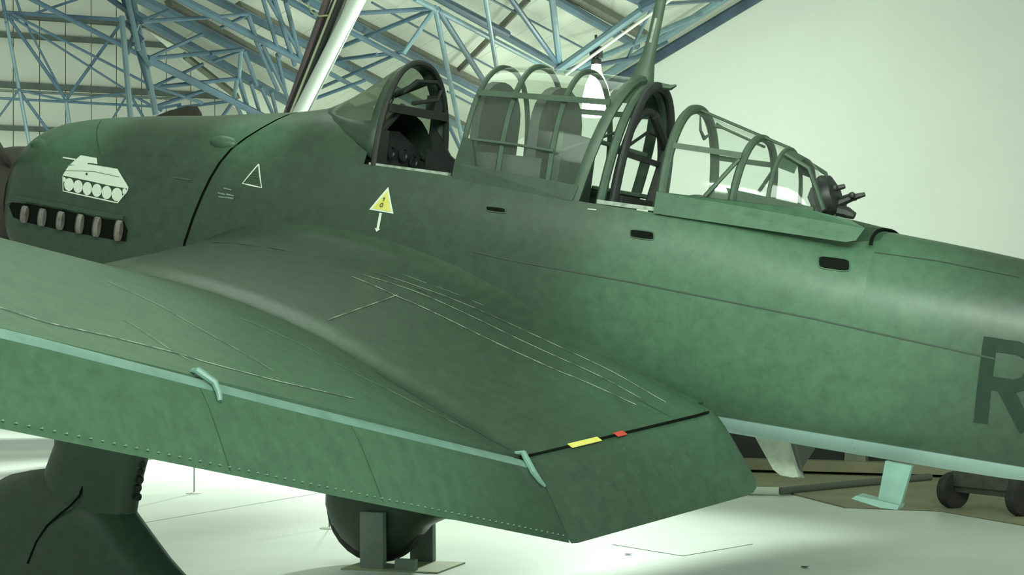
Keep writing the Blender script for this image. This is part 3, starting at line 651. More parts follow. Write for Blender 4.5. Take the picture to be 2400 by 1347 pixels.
# rivets along the trailing edge of the flaps
def rivets(name, pts, r, parent):
    mb = MB()
    for p in pts:
        mb.add([p + V(r * math.cos(q), r * math.sin(q), 0) * 1 for q in [k * math.pi / 3 for k in range(6)]] + [p + V(-.6 * r, 0, .8 * r)], [(k, (k + 1) % 6, 6) for k in range(6)])
    o = mb.build(name, M_RIVET, parent); tag(o, kind='stuff'); return o
rivets('trailing_edge_rivets', [flap_up(.93, y) for y in frange(1.95, 6.9, .05)], .0075, fl_out)
for ya in (3.4, 4.3):
    q = [flap_up(u, ya) + V(-.001, 0, .001) for u in (.2, .4, .6, .8, .97)]; mesh('flap_seam', [p + V(0, d_, 0) for p in q for d_ in (-.002, .002)], [(2 * i, 2 * i + 1, 2 * i + 3, 2 * i + 2) for i in range(4)], M_FRAME, fl_out)
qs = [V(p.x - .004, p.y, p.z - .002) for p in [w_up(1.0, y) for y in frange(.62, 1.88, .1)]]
MB().tube(qs, .007, 6).build('flap_gap_shade_strip', M_SEAM, fl_in)  # black strip standing in for the shade along the closed flap gap
# wing surface ribbons (worn edges, walkway lines, seams)
def pix_wing(px, py):
    best = None; c = PMI @ CAM; d = (PMI.to_3x3() @ ray(px, py))
    t0 = 4.0; prev = None
    for k in range(900):
        t = t0 + k * .01; p = c + d * t
        if .3 < p.y < 7.3:
            x0, x1 = LEx(p.y), TEx(p.y); s = (x0 - p.x) / (x0 - x1)
            if 0 < s < 1:
                z = w_up(s, p.y).z
                if prev is not None and prev > 0 and p.z - z <= 0: return (s, p.y)
                prev = p.z - z
            else: prev = None
        else: prev = None
    return None
def wnorm(s_, y_):
    e = .004; s0 = max(.002, min(.995, s_)); a = w_up(s0 + e, y_) - w_up(s0 - e, y_) if s0 + e <= 1 else w_up(s0, y_) - w_up(s0 - e, y_); b = w_up(s0, y_ + e) - w_up(s0, y_ - e)
    n = a.cross(b).normalized(); return n if n.z > 0 else -n
def wing_ribbon(name, pix, w, mat, parent, off=.003):
    pts = [pix_wing(*p) for p in pix]; pts = [p for p in pts if p]
    if len(pts) < 2: return None
    P = []
    for (s0, y0), (s1, y1) in zip(pts[:-1], pts[1:]):
        n = 10; P += [(s0 + (s1 - s0) * i / n, y0 + (y1 - y0) * i / n) for i in range(n)]
    P.append(pts[-1]); Q = [w_up(*p) for p in P]; vs = []
    for i, q in enumerate(Q):
        t = (Q[min(i + 1, len(Q) - 1)] - Q[max(0, i - 1)]).normalized(); nn = wnorm(*P[i]); sd = t.cross(nn).normalized() * w / 2
        vs += [q + sd + nn * off, q - sd + nn * off]
    for i in range(0, len(vs)):
        pass
    return mesh(name, vs, [(2 * i, 2 * i + 1, 2 * i + 3, 2 * i + 2) for i in range(len(Q) - 1)], mat, parent)
WR = wing_ribbon
WR('walkway_edge', [(825, 650), (930, 695), (1100, 775), (1300, 868), (1490, 950)], .006, M_SCRATCH, wing_in)
WR('walkway_edge', [(850, 645), (960, 680), (1100, 740), (1300, 835), (1410, 885), (1500, 935)], .005, M_SCRATCH, wing_in)
WR('walkway_edge', [(880, 640), (1000, 680), (1120, 727), (1260, 790), (1420, 865), (1560, 945)], .005, M_SCRATCH, wing_in)
WR('wing_seam', [(740, 595), (820, 605), (1000, 665), (1150, 725)], .003, M_SCRATCH, wing_in)
WR('wing_seam', [(770, 750), (860, 718), (930, 693)], .004, M_SCRATCH, wing_in)
WR('joint_seam', [(880, 872), (1000, 945), (1100, 1003), (1195, 1055)], .006, M_SEAM, wing_in)
WR('wing_seam', [(0, 722), (110, 757), (260, 790), (420, 830), (480, 850), (640, 892), (830, 935)], .008, M_SCRATCH, wing_out)
WR('wing_seam', [(250, 660), (370, 715), (520, 800), (640, 870)], .006, M_SCRATCH, wing_out)
WR('wing_seam', [(560, 745), (700, 805), (860, 890), (1000, 960), (1100, 1010)], .005, M_SCRATCH, wing_out)
WR('wing_seam', [(290, 750), (390, 815), (450, 850)], .005, M_SCRATCH, wing_out)
# hinge brackets and fittings on the flap line
def to_px(p):
    w = PM @ p - CAM; d = w.dot(FW); return (W_PX / 2 + F_PX * w.dot(RT) / d, H_PX / 2 - F_PX * w.dot(UP) / d)
def pix_flap(px, py, lift=.012):
    best = None; u0, y0, su, sy = .55, 4.2, .45, 2.3
    for _ in range(6):
        for a in range(-8, 9):
            for b in range(-8, 9):
                u, y = min(1, max(.11, u0 + su * a / 8)), min(6.9, max(1.9, y0 + sy * b / 8)); q = to_px(flap_up(u, y)); e = (q[0] - px) ** 2 + (q[1] - py) ** 2
                if best is None or e < best[0]: best = (e, u, y)
        u0, y0 = best[1], best[2]; su *= .3; sy *= .3
    return flap_up(best[1], best[2]) + V(-lift * .7, 0, lift * .7)
a0 = pix_flap(480, 905); hp_ = [w_up(.99, a0.y) + V(0, -.03, .004), w_up(1, a0.y) + V(-.01, -.01, .016), pix_flap(495, 903, .018), pix_flap(507, 925, .014), pix_flap(512, 942, .008)]
MB().tube(hp_, [.010, .014, .013, .012, .009], 8).build('flap_hinge_arm', M_STRIP, fl_out, True)
k0 = w_up(1, KY + .02); br = MB(); br.tube([k0 + V(.02, 0, .004), k0 + V(-.02, 0, .012), pix_flap(1246, 1112, .014), pix_flap(1262, 1130, .010), pix_flap(1274, 1140, .006)], [.010, .015, .016, .012, .008], 8); br.build('kink_hinge_arm', M_STRIP, fl_in, True)
MB().lathe([(.001, -.012), (.012, -.008), (.014, 0), (.012, .008), (.001, .012)], (0, 1, 0), a_on(1231, 1071, 1, KY), 10).build('hinge_bolt', M_SCRATCH, fl_in, True)
for ya, yb, mt in ((1.60, 1.41, M_YELLOW), (1.30, 1.24, paint('red_marking_paint', (.55, .06, .04), None, .6))):
    q = [w_up(1.0, ya), w_up(1.0, yb)]
    MB().prism([q[0] + V(.002, 0, .006), q[1] + V(.002, 0, .006), q[1] + V(-.026, 0, -.006), q[0] + V(-.026, 0, -.006)], (0, 0, 1), .004).build('flap_gap_marker', mt, fl_in)

# ---- landing gear
def spat(sg):
    prof = [(.86, -1.84), (.99, -1.875), (1.12, -1.92), (1.24, -2.0), (1.36, -2.15), (1.42, -2.32), (1.40, -2.5), (1.33, -2.64), (1.23, -2.74), (1.10, -2.805), (.97, -2.83), (.84, -2.81), (.71, -2.74), (.61, -2.62), (.53, -2.5), (.40, -2.42), (.15, -2.40), (-.08, -2.37), (-.16, -2.33), (-.08, -2.26), (.06, -2.17), (.2, -2.06), (.31, -1.97), (.45, -1.90), (.65, -1.86)]
    cx, cz = .75, -2.3; secs = []
    for yo, k in ((-.20, .30), (-.19, .55), (-.165, .76), (-.12, .90), (-.06, .975), (0, 1.0), (.06, .975), (.12, .90), (.165, .76), (.19, .55), (.20, .30)):
        secs.append([V(cx + (x - cx) * k, sg * (1.92 + yo), cz + (z - cz) * k) for x, z in prof])
    o = loft('wheel_spat', secs, M_CAMO, plane, closed=True, caps=(True, True))
    leg = []
    for z, x0, x1, hw in ((-1.15, .30, .86, .19), (-1.45, .29, .84, .19), (-1.70, .28, .82, .18), (-1.85, .30, .87, .17), (-2.0, .30, .92, .16), (-2.1, .28, .95, .15)):
        ring = []
        for k in range(24):
            q = 2 * math.pi * k / 24; c, s_ = math.cos(q), math.sin(q); ring.append(V((x0 + x1) / 2 + (x1 - x0) / 2 * math.copysign(abs(c) ** .9, c), sg * (1.92 + hw * s_), z))
        leg.append(ring)
    lg = loft('gear_leg_fairing', leg, M_CAMO, plane, closed=True, caps=(True, True))
    mb = MB()
    for i, z in enumerate((-1.72, -1.76, -1.80, -1.845, -1.89)): mb.lathe([(.001, -.022), (.017, -.014), (.02, 0), (.017, .014), (.001, .022)], (0, 0, 1), V(.285 + .006 * (i % 2), sg * 1.92, z), 8)
    mb.build('gaiter_lacing', M_RUBBER, lg, True)
    ty = MB(); ty.lathe([(.05, -.10), (.36, -.10), (.41, -.06), (.42, 0), (.41, .06), (.36, .10), (.05, .10)], (0, 1, 0), V(.97, sg * 1.92, -2.40 - .03), 28); ty.build('tyre', M_RUBBER, o, True)
    # panel seam around the spat top
    if sg > 0:
        pts = [a_on(x, y, 1, yy) for x, y, yy in ((188, 1128, 2.07), (194, 1140, 2.08), (186, 1162, 2.095), (165, 1185, 2.105), (140, 1205, 2.11), (110, 1232, 2.115), (85, 1270, 2.12), (65, 1320, 2.12))]
        MB().tube(pts, .006, 6).build('spat_seam', M_SEAM, o)
    return o
spat(1); spat(-1)

# ---- boarding step, belly trailing-edge fin
MB().prism([a_on(2080, 1078, 1, .33), a_on(2142, 1090, 1, .33), a_on(2112, 1190, 1, .33), a_on(2060, 1183, 1, .33)], (0, 1, 0), .05).build('boarding_step_leg', M_STRIP, plane)
st = bpy.data.objects['boarding_step_leg']; st.name = 'boarding_step'
stp = [a_on(2000, 1166, 1, .38), a_on(2012, 1159, 1, .38), a_on(2070, 1172, 1, .38), a_on(2112, 1182, 1, .38), a_on(2108, 1192, 1, .38), a_on(2070, 1188, 1, .38)]
MB().prism([p + V(0, -.09, 0) for p in stp], (0, 1, 0), .14).build('step_tread', M_STRIP, st)
# starboard flap panel hanging beyond the belly
pq = [(1766, 1018), (1846, 1036), (1871, 1117), (1858, 1119), (1828, 1113), (1812, 1100)]
ven = MB().prism([a_on(x, y, 1, -.35) for x, y in pq], (0, -1, 0), .05).build('belly_step_panel', paint('worn_pale_paint', (.66, .70, .58), (.50, .56, .46), .6, scale=16), plane)

# ---- windscreen
ARY = pchip([0, .2, .35, .45, .55, .62, .65], [.436, .415, .375, .315, .225, .12, 0.0])
def arch(x, hw=.436, top=.65, base=0.0, n=24, tilt=0.0, flat=2.5):
    pts = []
    for i in range(n + 1):
        a = math.pi * i / n; c, s_ = math.cos(a), math.sin(a)
        y = hw * math.copysign(abs(c) ** (2 / flat), c); z = base + (top - base) * abs(s_) ** (2 / flat); pts.append(V(x + tilt * (z - base), y, z))
    return pts
WST = pchip([-.01, .0, .08, .16, .31, .45, .56], [.65, .65, .617, .568, .462, .375, .32]); WSW = pchip([0, .3, .56], [.435, .43, .40])
ws = MB()
ws.tube(arch(0, .436, .635, -.03, 28, 0, 2.3), .019, 8); wso = ws.build('windscreen_arch', M_DARK, plane, True)
wx = [0, .08, .16, .24, .32, .40, .48, .56]
WSW = pchip([0, .15, .3, .45, .56], [.437, .40, .345, .26, .16])
def base_z(x, w):
    lo_, hi_ = f_m(x), f_t(x)
    for _ in range(40):
        m_ = (lo_ + hi_) / 2
        if fus_w(x, m_) > w: lo_ = m_
        else: hi_ = m_
    return lo_ - .015
wsec = [arch(x, WSW(x), WST(x), base_z(x, WSW(x)), 28, 0, lin([0, .08, .2, .56], [2.3, 2.05, 1.8, 1.5])(x)) for x in wx]
wv = [p for s in wsec for p in s]; n_ = 29
def strip_faces(ix0, ix1, j0, j1): return [(i * n_ + j, i * n_ + j + 1, (i + 1) * n_ + j + 1, (i + 1) * n_ + j) for i in range(ix0, ix1) for j in range(j0, j1)]
for (i0, i1, j0, j1) in ((1, 5, 3, 9), (1, 6, 10, 18), (1, 5, 19, 25)):
    MB().add(wv, strip_faces(i0, i1, j0, j1)).build('windscreen_pane', M_WSGLASS, wso, True)
allf = set(strip_faces(0, 7, 0, 28)); 
for (i0, i1, j0, j1) in ((1, 5, 3, 9), (1, 6, 10, 18), (1, 5, 19, 25)): allf -= set(strip_faces(i0, i1, j0, j1))
o = MB().add(wv, sorted(allf)).build('windscreen_frame', M_CAMO, plane, True)
sm = o.modifiers.new('t', 'SOLIDIFY'); sm.thickness = .012
# instrument panel, coaming, gunsight, grab loop and cross bar seen through the opening
ip = MB(); ip.prism([V(.12, -.38, -.1), V(.12, .38, -.1), V(.14, .36, .10), V(.16, .2, .20), V(.16, -.1, .22), V(.14, -.36, .12)], (1, 0, 0), .06); inst = ip.build('instrument_panel', M_DARK, plane)
for k, (yy, zz) in enumerate(((.22, .05), (.06, .08), (-.1, .08), (-.24, .05), (.14, -.05), (-.03, -.05), (-.18, -.05))):
    MB().lathe([(.045, 0), (.045, .012), (.036, .014), (.03, .006)], (-1, 0, 0), V(.118, yy, zz), 14).build('dial', M_BLACK, inst, True)
sd = []
for x, z in ((.10, .34), (.02, .22), (-.06, .12), (-.2, .03), (-.34, -.01), (-.5, -.02), (-.5, -.3), (.10, -.3)): sd.append(V(x, -.40, z))
MB().prism(sd, (0, 1, 0), .03).build('cockpit_side_panel', M_DARK, fus)
MB().bar((.0, .36, .33), (.0, -.36, .35), .05, .05).build('windscreen_cross_bar', M_DARK, wso)
MB().box((.03, -.27, .40), (.06, .11, .13)).build('gunsight', M_BLACK, wso)
MB().tube([V(-.02, .24 - .0, .43), V(-.02, .08, .52), V(-.02, -.16, .545), V(-.02, -.24, .51), V(-.02, -.2, .44), V(-.02, .1, .385)], .013, 8).build('grab_rail', M_DARK, wso, True)
MB().tube([V(.06, .32, .17), V(.02, .14, .36)], .022, 8).build('windscreen_brace', M_DARK, wso, True)
MB().tube([V(.08, .30, .2), V(.02, .26, .40)], .006, 6).build('windscreen_rod', M_DARK, wso, True)
MB().prism([V(.08, .38, -.05), V(.0, .38, -.05), V(.03, .34, .2), V(.08, .34, .2)], (0, -1, 0), .09).build('side_console', M_DARK, wso)
MB().bar((.03, .425, -.015), (-.50, .435, -.022), .035, .02).build('cockpit_sill', M_BARE, fus)

# ---- sliding hood, pushed back
HB, HTOP = -.085, .665
def hood_arch(x, top, base=0.02, hw=.425, tilt=0, r=.017, nm='hood_arch', mt=None, par=None, flat=2.3):
    return MB().tube(arch(x, hw, top, base, 28, tilt, flat), r, 8).build(nm, mt or M_FRAME, par, True)
for sg in (1, -1):
    hp = MB().prism([V(-.525, sg * .445, -.06), V(-.53, sg * .44, .05), V(-.56, sg * .435, .20), V(-.62, sg * .435, .19), V(-.66, sg * .44, .04), V(-1.31, sg * .44, .0), V(-1.285, sg * .45, -.088)], (0, sg, 0), .012).build('sliding_hood' if sg > 0 else 'hood_side_skirt', M_CAMO, plane)
    if sg > 0: hoodo = hp
    else: hp.parent = hoodo
for x, tp, rr_, tl in ((-.555, .65, .016, -.03), (-.80, .672, .017, 0), (-1.11, .668, .017, 0)): hood_arch(x, tp, .0, .43, tl, rr_, 'hood_arch', M_FRAME, hoodo)
rear = arch(-1.285, .435, .64, -.085, 28, -.21, 2.3); MB().tube(rear, .034, 8, flat=((0, 1, 0), .5)).build('hood_rear_frame', M_FRAME, hoodo, True)
for sg in (1, -1):
    MB().bar((-.60, sg * .385, .462), (-1.40, sg * .375, .475), .014, .032).build('hood_side_rail', M_FRAME, hoodo)
MB().tube([V(-.62, .45, .19), V(-.9, .452, .186), V(-1.13, .45, .172)], .008, 6).build('hood_handle_rail', M_FRAME, hoodo, True)
hx = [-.555, -.70, -.85, -1.0, -1.15, -1.30]
def hood_sec(x): return arch(x, .428, pchip([-1.4, -1.1, -.8, -.555], [.645, .665, .67, .648])(x), .0, 28, -.03 if x > -.6 else (-.21 * (1 if x < -1.29 else 0)), 2.3)
hsec = [hood_sec(x) for x in hx]
loft('hood_glass', hsec, M_GLASS, hoodo)
# seat armour and crew gear inside
def plate(name, x, hw, z0, z1, th, mat, parent, y0=0):
    n = 12; pts = [V(x, y0 + hw, z0)] + [V(x, y0 + hw * math.cos(math.pi * i / n), z1 - hw * .8 + hw * .8 * math.sin(math.pi * i / n)) for i in range(n + 1)] + [V(x, y0 - hw, z0)]
    return MB().prism(pts, (-1, 0, 0), th).build(name, mat, parent)
plate('pilot_headrest_armour', -.545, .27, -.3, .56, .05, M_ARMOUR, plane, .06)
plate('crew_bulkhead_armour', -.90, .31, -.3, .565, .06, M_ARMOUR, plane, .0)
MB().box((-.82, 0, -.05), (.42, .74, .36)).build('pilot_seat', M_ARMOUR, plane)
MB().box((-1.07, .0, .05), (.04, .5, .5)).build('radio_rack', M_FRAME, plane)
MB().tube([V(-1.05, .3, .16), V(-1.3, -.1, .36)], .009, 6).build('hood_brace', M_FRAME, plane)
MB().tube([V(-1.05, -.3, .30), V(-1.4, -.3, .24)], .014, 6).build('hood_brace', M_FRAME, plane)
MB().tube([V(-1.05, -.36, .02), V(-1.45, -.36, .0)], .014, 6).build('hood_brace', M_FRAME, plane)

# ---- fixed middle section with mast
mid = MB(); mid.tube(arch(-1.50, .385, .615, -.09, 28, -.05, 2.3), .030, 8, flat=((1, 0, 0), .7)); mido = mid.build('mast_arch', M_DARK, plane, True)
MB().tube(arch(-1.43, .41, .60, -.09, 28, -.09, 2.3), .026, 8).build('mast_front_arch', M_FRAME, mido, True)
MB().tube(arch(-1.475, .35, .47, -.09, 28, -.03, 2.2), .026, 8, flat=((1, 0, 0), .8)).build('rollover_arch', M_DARK, mido, True)
MB().tube([V(-1.50, -.05, .46), V(-1.52, -.28, .28), V(-1.50, -.16, -.07)], .032, 8).build('rollover_brace', M_DARK, mido, True)
MB().tube([V(-1.47, .30, .22), V(-1.49, -.02, .36), V(-1.49, -.3, .35)], .010, 6).build('cross_brace', M_DARK, mido, True)
MB().bar((-1.47, .32, .215), (-1.50, -.30, .19), .03, .03).build('cross_brace', M_DARK, mido)
MB().bar((-1.42, .42, -.075), (-1.77, .425, -.08), .03, .022).build('gunner_sill', M_BARE, fus)
MB().bar((-1.5, .33, -.05), (-1.5, -.33, -.05), .05, .05).build('sill_cross_member', M_DARK, mido)
cov = [arch(x, .42 - .02 * i, .625, -.09, 28, 0, 2.3) for i, x in enumerate((-1.34, -1.42, -1.50))]
covv = [p for s in cov for p in s]
MB().add(covv, [(i * 29 + j, i * 29 + j + 1, (i + 1) * 29 + j + 1, (i + 1) * 29 + j) for i in range(2) for j in range(8, 20)]).build('mast_base_skin', M_FRAME, mido, True)
mast = MB(); mast.tube([V(-1.40, 0, .58), V(-1.425, 0, .66), V(-1.44, 0, .78), V(-1.455, 0, .90), V(-1.49, 0, 1.28), V(-1.50, 0, 1.40)], [.085, .07, .042, .035, .031, .028], 10, flat=((0, 1, 0), .7)); masto = mast.build('radio_mast', M_FRAME, plane, True)
MB().bar((-1.452, .028, .86), (-1.468, .026, 1.0), .003, .014).build('mast_chafe_mark', M_BARE, masto)
MB().tube([V(-1.40, 0, .60), V(-1.52, 0, .625), V(-1.60, 0, .62), V(-1.63, 0, .635)], [.03, .022, .016, .006], 8).build('mast_fairing', M_FRAME, masto, True)
MB().box((-1.36, 0, .62), (.06, .04, .04)).build('mast_fitting', M_BLACK, masto)

# ---- rear gunner's canopy
RB = .015
for sg in (1, -1):
    rp = MB().prism([V(-1.765, sg * .44, -.103), V(-1.765, sg * .432, .015), V(-2.15, sg * .430, .014), V(-2.60, sg * .42, .012), V(-2.82, sg * .40, -.015), V(-2.90, sg * .39, -.05), V(-2.87, sg * .42, -.118), V(-2.82, sg * .43, -.132)], (0, sg, 0), .022).build('gunner_canopy' if sg > 0 else 'canopy_side_skirt', M_CAMO, plane)
    if sg > 0: rco = rp
    else: rp.parent = rco
def rarch(x, hw, top, base, r, nm, tilt=0, flat=2.2): return MB().tube(arch(x, hw, top, base, 28, tilt, flat), r, 8).build(nm, M_FRAME, rco, True)
rarch(-1.785, .425, .51, .0, .027, 'canopy_arch'); rarch(-2.16, .36, .385, .0, .022, 'canopy_arch', -.05)
for sg in (1, -1):
    MB().bar((-1.80, sg * .385, .275), (-2.17, sg * .325, .262), .02, .03).build('canopy_rail', M_FRAME, rco)
    MB().tube([V(-1.79, sg * .05, .51), V(-2.34, sg * .05, .345)], .007, 6).build('canopy_ridge_strip', M_FRAME, rco, True)
    MB().tube([V(-2.16, sg * .33, .24), V(-2.02, sg * .40, .02)], .012, 6).build('canopy_strut', M_FRAME, rco, True)
    MB().tube([V(-2.37, sg * .20, .30), V(-2.50, sg * .18, .24), V(-2.56, sg * .16, .12), V(-2.60, sg * .14, .03)], .012, 6).build('tail_dome_frame', M_FRAME, rco, True)
gsec = [arch(x, hw, tp, .01, 28, 0, 2.2) for x, hw, tp in ((-1.785, .42, .505), (-1.97, .39, .448), (-2.17, .355, .385), (-2.34, .31, .34))]
loft('canopy_glass', gsec, M_GLASS, rco)
dsec = [arch(x, hw, tp, .01, 28, 0, 2.2) for x, hw, tp in ((-2.34, .31, .34), (-2.44, .28, .30), (-2.52, .25, .22), (-2.58, .22, .12), (-2.61, .20, .03))]
dv = [p for s in dsec for p in s]
MB().add(dv, [(i * 29 + j, i * 29 + j + 1, (i + 1) * 29 + j + 1, (i + 1) * 29 + j) for i in range(4) for j in range(28) if not (i == 0 and 5 < j < 22)]).build('dome_glass', M_GLASS, rco, True)
MB().add(dv, [(j, j + 1, 29 + j + 1, 29 + j) for j in range(6, 22)]).build('dome_top_plate', M_FRAME, rco, True)
MB().tube(arch(-2.34, .31, .34, .01, 28, 0, 2.2), .012, 8).build('dome_arch', M_FRAME, rco, True)
MB().tube([V(-1.86, -.1, .44), V(-1.90, -.1, .43), V(-2.16, -.1, .345)], [.018, .008, .008], 8).build('canopy_lever', M_FRAME, rco, True)
MB().tube([V(-1.80, .02, .49), V(-1.80, -.02, .40), V(-1.80, -.10, .36), V(-1.80, -.18, .39)], [.003, .009, .012, .006], 6).build('hanging_strap', M_FRAME, rco, True)
MB().prism([V(-2.02, .36, -.03), V(-2.02, .36, .05), V(-2.08, .36, .085), V(-2.22, .36, .07), V(-2.60, .34, .03), V(-2.60, .34, -.03)], (0, -1, 0), .04).build('ammunition_chute', M_FRAME, rco)
MB().lathe([(.001, -.01), (.06, -.006), (.06, .004), (.03, .012), (.001, .014)], (0, 0, 1), V(-1.75, -.3, .035), 14).build('gunner_cushion', M_FRAME, rco, True)
deck_shade = MB().tube(arch(-2.93, .36, -.035, -.13, 20, 0, 2.4), .010, 6).build('deck_gap_shadow', M_SEAM, fus, True)  # black tube drawing the gap's shadow behind the canopy panel
# twin machine gun
def gp_(px, py, Y=.02): return a_on(px, py, 1, Y)
gun = MB(); gun.lathe([(.02, -.02), (.11, -.01), (.125, .03), (.11, .08), (.04, .11)], (-.9, 0, .35), V(-2.54, .0, .09), 16); guno = gun.build('machine_gun', M_BLACK, plane, True)
MB().prism([gp_(1892, 462), gp_(1900, 440), gp_(1926, 428), gp_(1945, 440), gp_(1972, 470), gp_(1972, 500), gp_(1940, 495), gp_(1900, 482)], (0, -1, 0), .12).build('gun_receiver', M_BLACK, guno)
MB().tube([gp_(1940, 448), gp_(1958, 442), gp_(1980, 436)], [.022, .018, .013], 8).build('gun_barrel', M_BLACK, guno, True)
MB().tube([gp_(1965, 476), gp_(1995, 464), gp_(2027, 455)], [.026, .020, .012], 8).build('gun_barrel', M_BLACK, guno, True)
MB().lathe([(.001, -.018), (.016, -.012), (.02, 0), (.016, .012), (.001, .018)], (0, 0, 1), gp_(1956, 440, .05), 10).build('gun_sight', M_BLACK, guno, True)
MB().lathe([(.001, -.018), (.014, -.012), (.017, 0), (.014, .012), (.001, .018)], (0, 0, 1), gp_(1997, 457, .05), 10).build('gun_sight', M_BLACK, guno, True)
MB().tube([gp_(1975, 462), gp_(1992, 456), gp_(2002, 460), gp_(2005, 470)], .008, 6).build('gun_link', M_BLACK, guno, True)
MB().tube([gp_(1945, 490), gp_(1985, 498), gp_(2003, 506)], [.03, .034, .02], 8).build('gun_mount_ring', M_BLACK, guno, True)
MB().tube([gp_(1900, 486), gp_(1935, 500), gp_(1960, 505)], [.02, .028, .02], 8).build('gun_mount_foot', M_BLACK, guno, True)

# ------------------------------------------------------------------ things standing about the hall
# support stand below the starboard spat
ss = empty('support_stand', (1.08, -1.92, 0)); tag(ss, 'grey steel support stand clasping the far wheel spat', 'stand')
M_STAND = paint('grey_steel_paint', (.25, .30, .26), (.20, .25, .215), .5, scale=6)
M_PLATE = paint('worn_yellow_green_plate', (.40, .44, .27), (.33, .37, .24), .6, scale=9)
MB().box((.02, .02, .006), (.75, .55, .012), Matrix.Rotation(.1, 3, 'Z')).build('base_plate', M_PLATE, ss)
MB().box((.15, .24, .21), (.19, .05, .40)).build('upright', M_STAND, ss)
MB().box((-.12, .24, .05), (.16, .05, .08)).build('cradle_block', M_STAND, ss)
MB().box((.0, -.24, .21), (.19, .05, .40)).build('upright', M_STAND, ss)
# rope posts on the far floor
def rope_post(px, py, label):
    d = ray(px, py); p = CAM + d * (-CAM.z / d.z)
    r = empty('rope_post', p); tag(r, label, 'barrier post')
    MB().lathe([(.085, 0), (.085, .008), (.07, .014), (.012, .016)], (0, 0, 1), V(0, 0, 0), 24).build('base_disc', M_WHITE, r, True)
    MB().lathe([(.007, .01), (.007, .85), (.012, .86), (.012, .88), (.004, .89)], (0, 0, 1), V(0, 0, 0), 10).build('post', M_STAND, r, True)
    return r
rope_post(455, 1156, 'slim rope barrier post on a white disc between wing and nose wheel leg')
rope_post(772, 1238, 'slim rope barrier post on a white disc beside the far wheel stand')
# low display plinth lying on the floor by the left
d = ray(50, 1048); p = CAM + d * (-CAM.z / d.z)
fp = MB().box((0, 0, .03), (2.6, 1.6, .06)).build('floor_plinth', paint('pale_grey_board', (.66, .70, .66), (.60, .64, .60), .5, scale=2)); fp.location = (p.x + .6, p.y - .4, 0); fp.rotation_euler = (0, 0, .35)
tag(fp, 'low pale display plinth lying on the floor past the near wheel spat', 'plinth')
# slanted column behind the nose: white tube, black duct, maroon pipe
cpn = V(0, 1, 0); CP = V(0, -10.5, 0)
def cp(px, py, yo=0): return on_plane(px, py, CP + V(0, yo, 0), cpn)
sc = empty('slanted_column', cp(330, 1085)); sc.location.z = 0; tag(sc, 'slanted column of white tube, black duct and maroon pipe behind the nose', 'column')
def slcol(nm, p0, p1, r, mt, yo=0):
    a = cp(*p0, yo); b = cp(*p1, yo); t = (a - b).normalized(); a2 = b + t * ((0.0 - b.z) / t.z); b2 = b - t * .6
    return MB().tube([a2 - sc.location, b2 - sc.location], r, 14).build(nm, mt, sc, True)
slcol('white_tube', (709, 255), (838, 0), 0.105, paint('white_gloss_paint', (.74, .80, .74), None, .35))
slcol('black_duct', (688, 260), (797, 0), .095, paint('black_duct_paint', (.022, .026, .022), None, .4), -.06)
slcol('maroon_pipe', (676, 260), (767, 0), .055, paint('maroon_pipe_paint', (.17, .11, .12), (.12, .09, .10), .4, scale=6), -.04)
slcol('edge_strip', (684, 258), (787, 0), .018, paint('pale_yellow_edge', (.50, .52, .36), None, .5), .03)
slcol('grey_strip', (727, 254), (852, 0), .02, M_STAND, .0)
MB().tube([cp(x, y, .08) - sc.location for x, y in ((722, 8), (730, 28), (748, 38), (768, 36))], .012, 8).build('cable_loop', paint('yellow_cable', (.45, .47, .25), None, .6), sc, True)
# high bay lamp hanging from the edge truss
LM_GLASS = emit('lit_lamp_glass', (.85, 1.0, .88), 9.0)
lp = roof_pt(1397, 110, 1.0)
lamp = empty('high_bay_lamp', lp); tag(lamp, 'lit high bay lamp with glowing bell shade hanging behind the canopy', 'lamp')
k_ = (lp - CAM).dot(FW) / F_PX
MB().box((0, 0, -12 * k_), (24 * k_, 24 * k_, 26 * k_)).build('control_gear', M_BLACK, lamp)
MB().tube([V(-4 * k_, 0, -24 * k_), V(-4 * k_, 0, -38 * k_)], 1.4 * k_, 8).build('hanger_rod', M_BLACK, lamp)
MB().tube([V(7 * k_, 0, -24 * k_), V(7 * k_, 0, -38 * k_)], 1.8 * k_, 8).build('hanger_rod', M_BLACK, lamp)
MB().lathe([(9 * k_, -28 * k_), (12 * k_, -30 * k_), (12 * k_, -41 * k_), (11 * k_, -42 * k_)], (0, 0, 1), V(0, 0, 0), 20).build('lamp_housing', M_BLACK, lamp, True)
MB().lathe([(11 * k_, -41.5 * k_), (12 * k_, -58 * k_), (18 * k_, -72 * k_), (26 * k_, -90 * k_), (32 * k_, -115 * k_), (35 * k_, -150 * k_), (34 * k_, -163 * k_), (20 * k_, -164 * k_)], (0, 0, 1), V(0, 0, 0), 28).build('glass_shade', LM_GLASS, lamp, True)
MB().tube([V(0, 0, 0), V(0, 0, .22)], 3 * k_, 8).build('suspension', M_BLACK, lamp)
pl = bpy.data.lights.new('lamp_glow', 'POINT'); pl.energy = 60; pl.color = LC; pl.shadow_soft_size = .4; plo = bpy.data.objects.new('lamp_glow', pl); COL.objects.link(plo); plo.location = lp + V(0, .3, -1.6)

